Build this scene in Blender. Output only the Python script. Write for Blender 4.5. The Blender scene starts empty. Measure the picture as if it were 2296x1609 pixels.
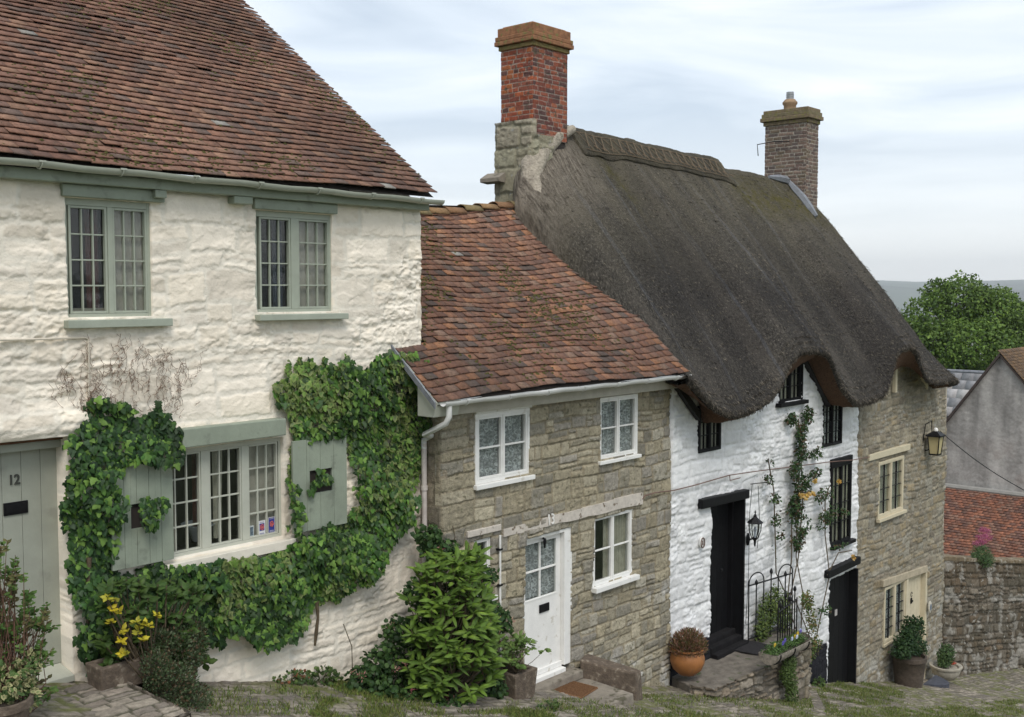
import bpy, math, random
import numpy as np
from mathutils import Vector
random.seed(7); RNG = np.random.default_rng(7)
S = bpy.context.scene
COL = S.collection

# ---------------------------------------------------------------- camera
FPX = 2420.; CX = 1148.; CY = 804.5
AZ = math.atan(2152/FPX); PT = math.atan((CY-655)/FPX)
FW = (math.cos(AZ)*math.cos(PT), math.sin(AZ)*math.cos(PT), -math.sin(PT))
RT = (math.sin(AZ), -math.cos(AZ), 0)
UP = (math.cos(AZ)*math.sin(PT), math.sin(AZ)*math.sin(PT), math.cos(PT))
cd = bpy.data.cameras.new('camera'); cam = bpy.data.objects.new('camera', cd); COL.objects.link(cam)
cam.rotation_euler = (math.pi/2-PT, 0, AZ-math.pi/2)
cd.sensor_width = 36; cd.lens = FPX/2296*36; cd.clip_end = 20000; cd.clip_start = .05
S.camera = cam

# ---------------------------------------------------------------- sky and sun
SUN_EL, SUN_AZ = math.radians(52), math.radians(235)      # direction the light comes from, measured from +X
w = bpy.data.worlds.new("World"); S.world = w; w.use_nodes = True
nt = w.node_tree; N = nt.nodes; L = nt.links; N.clear()
sky = N.new('ShaderNodeTexSky'); sky.sky_type = 'NISHITA'; sky.sun_disc = False
sky.sun_elevation = SUN_EL; sky.sun_rotation = math.pi/2-SUN_AZ
b1 = N.new('ShaderNodeBackground'); b1.inputs[1].default_value = .13; L.new(sky.outputs[0], b1.inputs[0])
tc = N.new('ShaderNodeTexCoord'); mp = N.new('ShaderNodeMapping'); mp.inputs['Scale'].default_value = (1, 1, 5.5)
L.new(tc.outputs['Generated'], mp.inputs[0])
nz = N.new('ShaderNodeTexNoise'); nz.inputs['Scale'].default_value = 2.6; nz.inputs['Detail'].default_value = 7; nz.inputs['Roughness'].default_value = .52
nz.inputs['Distortion'].default_value = .9
L.new(mp.outputs[0], nz.inputs['Vector'])
cr = N.new('ShaderNodeValToRGB'); L.new(nz.outputs[0], cr.inputs[0])
e = cr.color_ramp.elements; e[0].position = .34; e[0].color = (.54, .615, .70, 1); e[1].position = .66; e[1].color = (.90, .925, .95, 1)
m_ = e.new(.5) if False else cr.color_ramp.elements.new(.5); m_.color = (.72, .785, .85, 1)
b2 = N.new('ShaderNodeBackground'); b2.inputs[1].default_value = .93
sz_ = N.new('ShaderNodeSeparateXYZ'); L.new(tc.outputs['Generated'], sz_.inputs[0])
hr = N.new('ShaderNodeMapRange'); hr.inputs[1].default_value = .0; hr.inputs[2].default_value = .16; hr.inputs[3].default_value = .85; hr.inputs[4].default_value = 0; L.new(sz_.outputs[2], hr.inputs[0])
hm_ = N.new('ShaderNodeMix'); hm_.data_type = 'RGBA'; L.new(hr.outputs[0], hm_.inputs[0]); L.new(cr.outputs[0], hm_.inputs[6]); hm_.inputs[7].default_value = (1.0, 1.0, .99, 1); L.new(hm_.outputs[2], b2.inputs[0])
mx = N.new('ShaderNodeMixShader'); mx.inputs[0].default_value = .86
L.new(b1.outputs[0], mx.inputs[1]); L.new(b2.outputs[0], mx.inputs[2])
wo = N.new('ShaderNodeOutputWorld'); L.new(mx.outputs[0], wo.inputs[0])
sd = bpy.data.lights.new('sun', 'SUN'); sd.energy = 1.4; sd.angle = math.radians(24); sd.color = (1, .95, .88)
so = bpy.data.objects.new('sun', sd); COL.objects.link(so)
dv = Vector((math.cos(SUN_EL)*math.cos(SUN_AZ), math.cos(SUN_EL)*math.sin(SUN_AZ), math.sin(SUN_EL)))
so.rotation_euler = dv.to_track_quat('Z', 'Y').to_euler()
S.view_settings.view_transform = 'Standard'; S.view_settings.look = 'None'
S.view_settings.exposure = 0.48; S.view_settings.gamma = 1
S.render.engine = 'CYCLES'

# ---------------------------------------------------------------- geometry of the place
def ray(x, y): return [FW[i]*FPX+RT[i]*(x-CX)+UP[i]*(CY-y) for i in range(3)]
def at(x, y, Y):                       # point on the vertical plane y=Y (facades)
    r = ray(x, y); t = Y/r[1]; return (r[0]*t, Y, r[2]*t)
def atX(x, y, X):
    r = ray(x, y); t = X/r[0]; return (X, r[1]*t, r[2]*t)
def atZ(x, y, z):
    r = ray(x, y); t = z/r[2]; return (r[0]*t, r[1]*t, z)
def rect(x0, x1, yt, yb, Y):
    xm = (x0+x1)/2; ym = (yt+yb)/2
    return at(x0, ym, Y)[0], at(x1, ym, Y)[0], at(xm, yb, Y)[2], at(xm, yt, Y)[2]
YA, YB, YC, YD = 9.35, 9.0, 9.0, 9.0
XA, XB, XC, XD = 8.9, 13.74, 20.5, 25.25
def G(x, y=9):
    return float(np.interp(x, [-60, 0, 20, 25.3, 34, 60, 110, 400, 1500], [8, -2.3, -7.75, -9.05, -10.7, -15, -24, -60, -95]))

# ---------------------------------------------------------------- objects
OFF = {}
def root(name, label, cat, loc=(0, 0, 0), group=None):
    o = bpy.data.objects.new(name, None); COL.objects.link(o); o.location = loc; OFF[o.name] = Vector(loc)
    o.empty_display_size = .2
    o['label'] = label; o['category'] = cat
    if group: o['group'] = group
    return o
def tag(o, label=None, cat=None, group=None, kind=None):
    if label: o['label'] = label
    if cat: o['category'] = cat
    if group: o['group'] = group
    if kind: o['kind'] = kind
    return o
def mesh_np(name, V, F, mat, parent=None, col=None, smooth=False, uv=None):
    """V (n,3); F list of index tuples or (m,k) array; col (n,3) point colour"""
    V = np.asarray(V, dtype=np.float64)
    off = np.zeros(3)
    own = None
    if parent is not None: off = np.array(OFF[parent.name])
    else: own = np.array([V[:, 0].mean(), V[:, 1].mean(), V[:, 2].min()]); off = own
    me = bpy.data.meshes.new(name)
    if isinstance(F, np.ndarray):
        k = F.shape[1]
        me.vertices.add(len(V)); me.vertices.foreach_set('co', (V-off).astype(np.float32).ravel())
        me.loops.add(F.size); me.loops.foreach_set('vertex_index', F.astype(np.int32).ravel())
        me.polygons.add(len(F)); me.polygons.foreach_set('loop_start', np.arange(0, F.size, k, dtype=np.int32))
        me.update(calc_edges=True)
    else:
        me.from_pydata([tuple(v) for v in (V-off)], [], F); me.update()
    if smooth: me.polygons.foreach_set('use_smooth', np.ones(len(me.polygons), dtype=bool))
    if col is not None:
        a = me.color_attributes.new('Col', 'FLOAT_COLOR', 'POINT')
        c = np.ones((len(V), 4), dtype=np.float32); c[:, :3] = np.clip(col, 0, 1); a.data.foreach_set('color', c.ravel())
    if uv is not None:
        u = me.uv_layers.new(name='UVMap'); li = np.empty(len(me.loops), dtype=np.int32); me.loops.foreach_get('vertex_index', li)
        u.data.foreach_set('uv', np.asarray(uv, dtype=np.float32)[li].ravel())
    me.materials.append(mat)
    o = bpy.data.objects.new(name, me); COL.objects.link(o)
    if parent is not None: o.parent = parent
    else: o.location = own
    OFF[o.name] = Vector(off)
    return o
class MB:
    def __init__(s): s.v = []; s.f = []
    def box(s, x0, x1, y0, y1, z0, z1):
        n = len(s.v); s.v += [(x, y, z) for z in (z0, z1) for y in (y0, y1) for x in (x0, x1)]
        s.f += [tuple(n+i for i in q) for q in ((0, 2, 3, 1), (4, 5, 7, 6), (0, 1, 5, 4), (2, 6, 7, 3), (0, 4, 6, 2), (1, 3, 7, 5))]
        return s
    def hexa(s, p):                     # 8 points: bottom 4 loop, top 4 loop
        n = len(s.v); s.v += [tuple(q) for q in p]
        s.f += [tuple(n+i for i in q) for q in ((3, 2, 1, 0), (4, 5, 6, 7), (0, 1, 5, 4), (1, 2, 6, 5), (2, 3, 7, 6), (3, 0, 4, 7))]
        return s
    def beam(s, a, b, y0, y1, h, h2=None):   # beam between px-like facade points a=(x,z) b=(x,z) = bottom edge; height h
        h2 = h if h2 is None else h2
        return s.hexa([(a[0], y0, a[1]), (b[0], y0, b[1]), (b[0], y1, b[1]), (a[0], y1, a[1]),
                       (a[0], y0, a[1]+h), (b[0], y0, b[1]+h2), (b[0], y1, b[1]+h2), (a[0], y1, a[1]+h)])
    def poly(s, pts): n = len(s.v); s.v += [tuple(p) for p in pts]; s.f.append(tuple(range(n, n+len(pts)))); return s
    def prism(s, pts, d):
        n = len(s.v); k = len(pts); s.v += [tuple(p) for p in pts]+[tuple(p[i]+d[i] for i in range(3)) for p in pts]
        s.f.append(tuple(range(n, n+k))); s.f.append(tuple(range(n+2*k-1, n+k-1, -1)))
        for i in range(k): j = (i+1) % k; s.f.append((n+i, n+k+i, n+k+j, n+j))
        return s
    def tube(s, pts, r, n=7, cap=True):
        P = [Vector(p) for p in pts]; R = r if isinstance(r, (list, tuple)) else [r]*len(P); b = len(s.v)
        up = None
        for i, p in enumerate(P):
            t = (P[min(i+1, len(P)-1)]-P[max(i-1, 0)]).normalized()
            if up is None: up = t.orthogonal().normalized()
            up = (up-t*up.dot(t)); up = up.normalized() if up.length > 1e-6 else t.orthogonal().normalized()
            sd_ = t.cross(up)
            for k in range(n):
                a = 2*math.pi*k/n; s.v.append(tuple(p+(up*math.cos(a)+sd_*math.sin(a))*R[i]))
        for i in range(len(P)-1):
            for k in range(n):
                k2 = (k+1) % n; s.f.append((b+i*n+k, b+i*n+k2, b+(i+1)*n+k2, b+(i+1)*n+k))
        if cap: s.f.append(tuple(b+n-1-k for k in range(n))); s.f.append(tuple(b+(len(P)-1)*n+k for k in range(n)))
        return s
    def lathe(s, c, prof, n=28, sx=1, sy=1):
        b = len(s.v)
        for r, z in prof:
            for k in range(n): a = 2*math.pi*k/n; s.v.append((c[0]+r*sx*math.cos(a), c[1]+r*sy*math.sin(a), c[2]+z))
        for i in range(len(prof)-1):
            for k in range(n): k2 = (k+1) % n; s.f.append((b+i*n+k, b+i*n+k2, b+(i+1)*n+k2, b+(i+1)*n+k))
        s.f.append(tuple(b+n-1-k for k in range(n))); s.f.append(tuple(b+(len(prof)-1)*n+k for k in range(n)))
        return s
    def build(s, name, mat, parent=None, smooth=False, bevel=0, col=None):
        o = mesh_np(name, np.array(s.v), s.f, mat, parent, smooth=smooth, col=col)
        if smooth:
            try: o.data.set_sharp_from_angle(angle=math.radians(50))
            except Exception: pass
        if bevel:
            m = o.modifiers.new('bevel', 'BEVEL'); m.width = bevel; m.segments = 2; m.limit_method = 'ANGLE'
        return o

def vnoise(x, z, scale, seed=0):
    r = np.random.default_rng(seed); T = r.random((128, 128))
    x = np.asarray(x)*scale+37.3; z = np.asarray(z)*scale+91.7
    xi = np.floor(x).astype(int); zi = np.floor(z).astype(int); fx = x-xi; fz = z-zi
    fx = fx*fx*(3-2*fx); fz = fz*fz*(3-2*fz)
    a = T[xi % 128, zi % 128]; b = T[(xi+1) % 128, zi % 128]; c = T[xi % 128, (zi+1) % 128]; d = T[(xi+1) % 128, (zi+1) % 128]
    return (a*(1-fx)+b*fx)*(1-fz)+(c*(1-fx)+d*fx)*fz - .5
def fbm(x, z, scale, seed=0, o=4):
    return sum(vnoise(x, z, scale*2**i, seed+i)*.5**i for i in range(o))

# ---------------------------------------------------------------- materials
def mat(name, color=None, rough=.75, var=.18, vs=6., bs=60., bstr=.25, metal=0., spec=.4, bdist=.01, spots=None, spot_scale=12, spot_th=.62,
        uvstretch=None, trans=0., streak=0):
    """color None = take the attribute Col. spots=(r,g,b): lichen / dirt patches with a shape of their own"""
    m = bpy.data.materials.new(name); m.use_nodes = True; nt = m.node_tree; N = nt.nodes; L = nt.links
    p = N['Principled BSDF']; p.inputs['Roughness'].default_value = rough; p.inputs['Metallic'].default_value = metal
    p.inputs['Specular IOR Level'].default_value = spec
    tc = N.new('ShaderNodeTexCoord')
    if color is None:
        a = N.new('ShaderNodeAttribute'); a.attribute_name = 'Col'; src = a.outputs['Color']
    else:
        c = N.new('ShaderNodeRGB'); c.outputs[0].default_value = (*color, 1); src = c.outputs[0]
    vec = tc.outputs['Object']
    n1 = N.new('ShaderNodeTexNoise'); n1.inputs['Scale'].default_value = vs; n1.inputs['Detail'].default_value = 6; n1.inputs['Roughness'].default_value = .65
    if uvstretch:
        mp = N.new('ShaderNodeMapping'); mp.inputs['Scale'].default_value = uvstretch; L.new(tc.outputs['UV'], mp.inputs[0]); vec = mp.outputs[0]
    L.new(vec, n1.inputs['Vector'])
    mr = N.new('ShaderNodeMapRange'); mr.inputs[1].default_value = .25; mr.inputs[2].default_value = .75; mr.inputs[3].default_value = 1-var*1.6; mr.inputs[4].default_value = 1+var*1.6
    L.new(n1.outputs[0], mr.inputs[0])
    vm = N.new('ShaderNodeVectorMath'); vm.operation = 'SCALE'; L.new(src, vm.inputs[0]); L.new(mr.outputs[0], vm.inputs['Scale'])
    out = vm.outputs[0]
    if spots:
        n2 = N.new('ShaderNodeTexNoise'); n2.inputs['Scale'].default_value = spot_scale; n2.inputs['Detail'].default_value = 5; L.new(tc.outputs['Object'], n2.inputs['Vector'])
        r2 = N.new('ShaderNodeMapRange'); r2.inputs[1].default_value = spot_th; r2.inputs[2].default_value = spot_th+.08; L.new(n2.outputs[0], r2.inputs[0])
        mx = N.new('ShaderNodeMix'); mx.data_type = 'RGBA'; L.new(r2.outputs[0], mx.inputs[0]); L.new(out, mx.inputs[6]); mx.inputs[7].default_value = (*spots, 1)
        out = mx.outputs[2]
    L.new(out, p.inputs['Base Color'])
    if bstr:
        n3 = N.new('ShaderNodeTexNoise'); n3.inputs['Scale'].default_value = bs; n3.inputs['Detail'].default_value = 5; L.new(vec, n3.inputs['Vector'])
        bp = N.new('ShaderNodeBump'); bp.inputs['Strength'].default_value = bstr; bp.inputs['Distance'].default_value = bdist
        L.new(n3.outputs[0], bp.inputs['Height']); L.new(bp.outputs[0], p.inputs['Normal'])
    if trans:
        tr = N.new('ShaderNodeBsdfTranslucent'); L.new(out, tr.inputs[0]); ms = N.new('ShaderNodeMixShader'); ms.inputs[0].default_value = trans
        L.new(p.outputs[0], ms.inputs[1]); L.new(tr.outputs[0], ms.inputs[2]); L.new(ms.outputs[0], N['Material Output'].inputs[0])
    return m
def glass_mat(name, rough=.03, dark=.0):
    m = bpy.data.materials.new(name); m.use_nodes = True; nt = m.node_tree; N = nt.nodes; L = nt.links; N.remove(N['Principled BSDF'])
    g = N.new('ShaderNodeBsdfGlossy'); g.inputs['Roughness'].default_value = rough
    t = N.new('ShaderNodeBsdfTransparent'); t.inputs[0].default_value = (.90, .92, .91, 1)
    f = N.new('ShaderNodeLayerWeight'); f.inputs[0].default_value = .5; pw = N.new('ShaderNodeMath'); pw.operation = 'POWER'; pw.inputs[1].default_value = 4; L.new(f.outputs['Facing'], pw.inputs[0])
    ad = N.new('ShaderNodeMath'); ad.operation = 'MULTIPLY_ADD'; ad.inputs[1].default_value = .95; ad.inputs[2].default_value = .045; L.new(pw.outputs[0], ad.inputs[0])
    nz = N.new('ShaderNodeTexNoise'); nz.inputs['Scale'].default_value = 3; bp = N.new('ShaderNodeBump'); bp.inputs['Strength'].default_value = .12; bp.inputs['Distance'].default_value = .05
    tc = N.new('ShaderNodeTexCoord'); L.new(tc.outputs['Object'], nz.inputs['Vector']); L.new(nz.outputs[0], bp.inputs['Height']); L.new(bp.outputs[0], g.inputs['Normal'])
    ms = N.new('ShaderNodeMixShader'); L.new(ad.outputs[0], ms.inputs[0]); L.new(t.outputs[0], ms.inputs[1]); L.new(g.outputs[0], ms.inputs[2])
    L.new(ms.outputs[0], N['Material Output'].inputs[0]); return m
def lace_mat():
    m = mat('lace', (.80, .81, .84), .9, .2, 14, 60, .1, trans=.3); nt = m.node_tree; N = nt.nodes; L = nt.links
    tc = N.new('ShaderNodeTexCoord'); mp = N.new('ShaderNodeMapping'); mp.inputs['Scale'].default_value = (1, 0, 1); L.new(tc.outputs['Object'], mp.inputs[0])
    v = N.new('ShaderNodeTexVoronoi'); v.inputs['Scale'].default_value = 13; L.new(mp.outputs[0], v.inputs['Vector'])
    a = N.new('ShaderNodeMath'); a.operation = 'SUBTRACT'; a.inputs[1].default_value = .36; L.new(v.outputs['Distance'], a.inputs[0])
    b = N.new('ShaderNodeMath'); b.operation = 'ABSOLUTE'; L.new(a.outputs[0], b.inputs[0])
    c = N.new('ShaderNodeMath'); c.operation = 'LESS_THAN'; c.inputs[1].default_value = .07; L.new(b.outputs[0], c.inputs[0])
    n = N.new('ShaderNodeTexNoise'); n.inputs['Scale'].default_value = 32; n.inputs['Detail'].default_value = 3; L.new(mp.outputs[0], n.inputs['Vector'])
    d = N.new('ShaderNodeMapRange'); d.inputs[1].default_value = .4; d.inputs[2].default_value = .65; d.inputs[3].default_value = .42; d.inputs[4].default_value = .80; L.new(n.outputs[0], d.inputs[0])
    mxx = N.new('ShaderNodeMath'); mxx.operation = 'MAXIMUM'; L.new(c.outputs[0], mxx.inputs[0]); L.new(d.outputs[0], mxx.inputs[1])
    tp = N.new('ShaderNodeBsdfTransparent'); ms = N.new('ShaderNodeMixShader'); L.new(mxx.outputs[0], ms.inputs[0]); L.new(tp.outputs[0], ms.inputs[1])
    old = N['Material Output'].inputs[0].links[0].from_socket; L.new(old, ms.inputs[2]); L.new(ms.outputs[0], N['Material Output'].inputs[0]); return m
M = {}
M['limewash'] = mat('limewash', None, .9, .06, 3, 45, .5, bdist=.012, spec=.12)
M['whitewash'] = mat('whitewash', None, .9, .07, 5, 40, .5, bdist=.012, spec=.12)
M['stone'] = mat('stone', None, .92, .26, 18, 70, .8, bdist=.02, spots=(.17, .155, .10), spot_scale=16, spot_th=.60)
M['stone2'] = mat('stone_weathered', None, .92, .22, 16, 60, .8, bdist=.02, spots=(.36, .35, .31), spot_scale=9, spot_th=.62)
M['tile'] = mat('clay_tile', None, .85, .25, 26, 90, .5, bdist=.006, spots=(.06, .055, .03), spot_scale=30, spot_th=.63)
M['tileB'] = mat('clay_tile_weathered', None, .85, .25, 26, 90, .5, bdist=.006, spots=(.08, .07, .03), spot_scale=22, spot_th=.62)
M['moss'] = mat('moss', (.075, .07, .018), .95, .4, 40, 90, .8)
M['sage'] = mat('sage_paint', (.265, .30, .235), .55, .09, 4, 30, .2, spots=(.21, .235, .185), spot_scale=7, spot_th=.60)
M['sageD'] = mat('sage_door_paint', (.33, .345, .29), .55, .07, 3, 25, .15, spots=(.28, .29, .245), spot_scale=4, spot_th=.60)
M['sagelight'] = mat('pale_sage_paint', (.46, .47, .40), .5, .05, 8, 30, .12)
M['cream'] = mat('cream_paint', (.60, .53, .38), .6, .06, 8, 30, .15)
M['white'] = mat('white_paint', (.80, .79, .76), .5, .05, 6, 30, .15, spots=(.62, .59, .53), spot_scale=9, spot_th=.63)
M['oldwhite'] = mat('flaking_white_paint', (.55, .50, .44), .8, .15, 9, 20, .6, spots=(.16, .12, .08), spot_scale=14, spot_th=.60)
M['upvc'] = mat('gutter_plastic', (.68, .68, .66), .35, .04, 3, 30, .05)
M['black'] = mat('black_paint', (.008, .008, .009), .55, .2, 8, 25, .3, spec=.15)
M['blackmat'] = mat('tarred_plinth', (.016, .015, .016), .85, .3, 8, 30, .6, spec=.15)
M['iron'] = mat('black_iron', (.010, .010, .011), .5, .3, 20, 60, .3, spec=.25)
M['sagewin'] = mat('sage_window_paint', (.35, .38, .31), .5, .08, 5, 30, .15)
M['gutsage'] = mat('sage_gutter_paint', (.40, .42, .35), .45, .07, 4, 30, .1)
M['glass'] = glass_mat('window_glass')
M['lace'] = lace_mat()
M['room'] = mat('painted_darkness', (.035, .028, .024), .9, .2, 3, 10, 0)  # near-black colour stands in for the unlit space behind openings
M['curtain'] = mat('grey_pane_sheet', (.42, .38, .33), .9, .12, 5, 30, .2)  # grey-brown; in house A it paints what the panes reflect
M['redcurtain'] = mat('red_curtain', (.10, .03, .025), .9, .25, 9, 30, .3)
M['drape'] = mat('pale_drape', (.40, .37, .30), .9, .2, 9, 30, .3)
M['brick'] = mat('red_brick', None, .9, .25, 25, 70, .7, bdist=.01, spots=(.10, .075, .05), spot_scale=9, spot_th=.60)
M['brick2'] = mat('brown_brick', None, .9, .2, 25, 70, .7, bdist=.01)
M['lichen'] = mat('lichen_cap', None, .95, .3, 14, 50, .8, spots=(.19, .17, .06), spot_scale=12, spot_th=.55)
M['render'] = mat('lime_mortar', (.40, .35, .28), .95, .3, 5, 22, 1, bdist=.04, spots=(.24, .21, .16), spot_scale=5, spot_th=.56)
M['lead'] = mat('lead_sheet', (.20, .21, .23), .6, .2, 8, 20, .3)
M['slate'] = mat('grey_slate', None, .6, .2, 6, 20, .3)
M['wood'] = mat('weathered_wood', (.085, .065, .05), .85, .3, 12, 40, .6)
M['barge'] = mat('black_board', (.012, .011, .010), .7, .3, 12, 40, .4)
M['leaf'] = mat('leaf', None, .5, .18, 25, 30, 0, spec=.22, trans=.28)
M['dullleaf'] = mat('dull_leaf', None, .6, .2, 20, 30, 0, spec=.3, trans=.25)
M['petal'] = mat('petal', None, .6, .1, 25, 30, 0, trans=.3)
M['stem'] = mat('stem', (.10, .075, .045), .85, .3, 20, 60, .4)
M['twig'] = mat('dead_twig', (.20, .13, .09), .9, .3, 20, 60, .4)
M['terra'] = mat('terracotta', (.33, .135, .042), .55, .15, 6, 40, .25, spots=(.28, .13, .05), spot_scale=5, spot_th=.55)
M['potstone'] = mat('pale_pot', (.36, .33, .27), .9, .2, 10, 40, .5)
M['trough'] = mat('stone_trough', (.13, .10, .075), .95, .3, 14, 50, .9, spots=(.26, .22, .17), spot_scale=14, spot_th=.6)
M['paving'] = mat('worn_paving', (.165, .145, .12), .9, .3, 7, 40, .8, spots=(.06, .08, .03), spot_scale=6, spot_th=.60)
M['step'] = mat('stone_step', (.24, .21, .17), .9, .25, 5, 30, .6, spots=(.10, .09, .06), spot_scale=7, spot_th=.58)
M['setts'] = mat('road_setts', None, .9, .25, 18, 60, .9, bdist=.015)
M['grass'] = mat('grass_blade', None, .7, .2, 10, 30, 0, trans=.25)
M['coir'] = mat('coir', (.26, .13, .06), .95, .3, 50, 120, 1, bdist=.02)
M['rubber'] = mat('rubber_mat', (.022, .02, .022), .9, .3, 30, 90, .8)
M['grender'] = mat('grey_cement_render', None, .9, .12, 14, 40, .6)
M['hill'] = mat('far_land', None, .95, .25, .01, .05, 0)
M['bark'] = mat('bark', (.10, .08, .06), .95, .3, 6, 20, .6)
M['thatch'] = None
M['strawend'] = mat('straw', (.20, .15, .10), .95, .35, 60, 120, .8)
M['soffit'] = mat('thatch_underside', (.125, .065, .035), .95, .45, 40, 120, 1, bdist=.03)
M['lamppane'] = mat('frosted_lamp_glass', (.52, .44, .24), .3, .08, 5, 20, 0)
M['clear'] = glass_mat('lantern_glass', .08)
M['china'] = mat('china', (.45, .48, .55), .3, .1, 10, 30, 0)

def thatch_mat():
    m = bpy.data.materials.new('weathered_thatch'); m.use_nodes = True; nt = m.node_tree; N = nt.nodes; L = nt.links
    p = N['Principled BSDF']; p.inputs['Roughness'].default_value = .95; p.inputs['Specular IOR Level'].default_value = .15
    uv = N.new('ShaderNodeTexCoord').outputs['UV']; ob = N.new('ShaderNodeTexCoord').outputs['Object']
    def noise(vec, sc, st=(1, 1, 1), det=5, ro=.6):
        mp = N.new('ShaderNodeMapping'); mp.inputs['Scale'].default_value = st; L.new(vec, mp.inputs[0])
        n = N.new('ShaderNodeTexNoise'); n.inputs['Scale'].default_value = sc; n.inputs['Detail'].default_value = det; n.inputs['Roughness'].default_value = ro
        L.new(mp.outputs[0], n.inputs['Vector']); return n.outputs[0]
    def ramp(f, *st):
        r = N.new('ShaderNodeValToRGB'); L.new(f, r.inputs[0]); el = r.color_ramp.elements
        el[0].position = st[0][0]; el[0].color = (*st[0][1], 1); el[1].position = st[-1][0]; el[1].color = (*st[-1][1], 1)
        for s in st[1:-1]: q = el.new(s[0]); q.color = (*s[1], 1)
        return r.outputs[0]
    def mix(f, a, b, mode='MIX'):
        x = N.new('ShaderNodeMix'); x.data_type = 'RGBA'; x.blend_type = mode
        if isinstance(f, float): x.inputs[0].default_value = f
        else: L.new(f, x.inputs[0])
        for s, c in ((6, a), (7, b)):
            if isinstance(c, tuple): x.inputs[s].default_value = (*c, 1)
            else: L.new(c, x.inputs[s])
        return x.outputs[2]
    fine = noise(uv, 27, (1, .6, 1), 6, .95)
    base = ramp(fine, (.37, (.014, .013, .012)), (.49, (.060, .054, .048)), (.57, (.145, .13, .108)), (.67, (.48, .43, .36)))
    streak = noise(uv, 1.0, (2.2, .35, 1), 5, .6)
    base = mix(ramp(streak, (.46, (0, 0, 0)), (.62, (.7, .7, .7))), base, mix(.38, base, (.24, .21, .175)))
    blue = noise(uv, 1.0, (7, .07, 1), 2, .5)
    base = mix(ramp(blue, (.60, (0, 0, 0)), (.66, (.55, .55, .55))), base, mix(.5, base, (.20, .215, .25)))
    patch = noise(uv, .55, (1, .8, 1), 4, .6)
    base = mix(ramp(patch, (.42, (0, 0, 0)), (.60, (.8, .8, .8))), base, mix(.55, base, (.026, .023, .024)))
    a = N.new('ShaderNodeAttribute'); a.attribute_name = 'Col'       # b: weathered upper half, r: moss where it grows, g: fresh straw near the ridge end
    comb = noise(uv, 1.0, (70, 5, 1), 4, .7); base = mix(ramp(comb, (.38, (.55, .55, .55)), (.56, (0, 0, 0))), base, mix(.5, base, (.010, .009, .009)))
    sx = N.new('ShaderNodeSeparateColor'); L.new(a.outputs['Color'], sx.inputs[0])
    mo = noise(uv, 5, (1, 1, 1), 5, .7)
    mm = N.new('ShaderNodeMath'); mm.operation = 'MULTIPLY'; L.new(sx.outputs[0], mm.inputs[0]); L.new(ramp(mo, (.38, (0, 0, 0)), (.6, (1, 1, 1))), mm.inputs[1])
    tp_ = N.new('ShaderNodeMath'); tp_.operation = 'MULTIPLY'; L.new(sx.outputs[2], tp_.inputs[0]); L.new(ramp(noise(uv, 1.6, (1.5, .6, 1), 5, .65), (.30, (.15, .15, .15)), (.6, (.9, .9, .9))), tp_.inputs[1])
    base = mix(tp_.outputs[0], base, mix(.48, base, (.23, .20, .135)))
    base = mix(mm.outputs[0], base, (.11, .095, .022))
    base = mix(sx.outputs[1], base, ramp(noise(uv, 30, (1, .12, 1), 4, .7), (.35, (.11, .09, .07)), (.65, (.38, .33, .265))))
    L.new(base, p.inputs['Base Color'])
    vo = N.new('ShaderNodeTexVoronoi'); vo.inputs['Scale'].default_value = 45; L.new(uv, vo.inputs['Vector'])
    bn = N.new('ShaderNodeBump'); bn.inputs['Strength'].default_value = .8; bn.inputs['Distance'].default_value = .03; L.new(vo.outputs['Distance'], bn.inputs['Height'])
    b3 = N.new('ShaderNodeBump'); b3.inputs['Strength'].default_value = 1; b3.inputs['Distance'].default_value = .035; L.new(fine, b3.inputs['Height']); L.new(bn.outputs[0], b3.inputs['Normal'])
    L.new(b3.outputs[0], p.inputs['Normal']); return m
M['thatch'] = thatch_mat()

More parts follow.
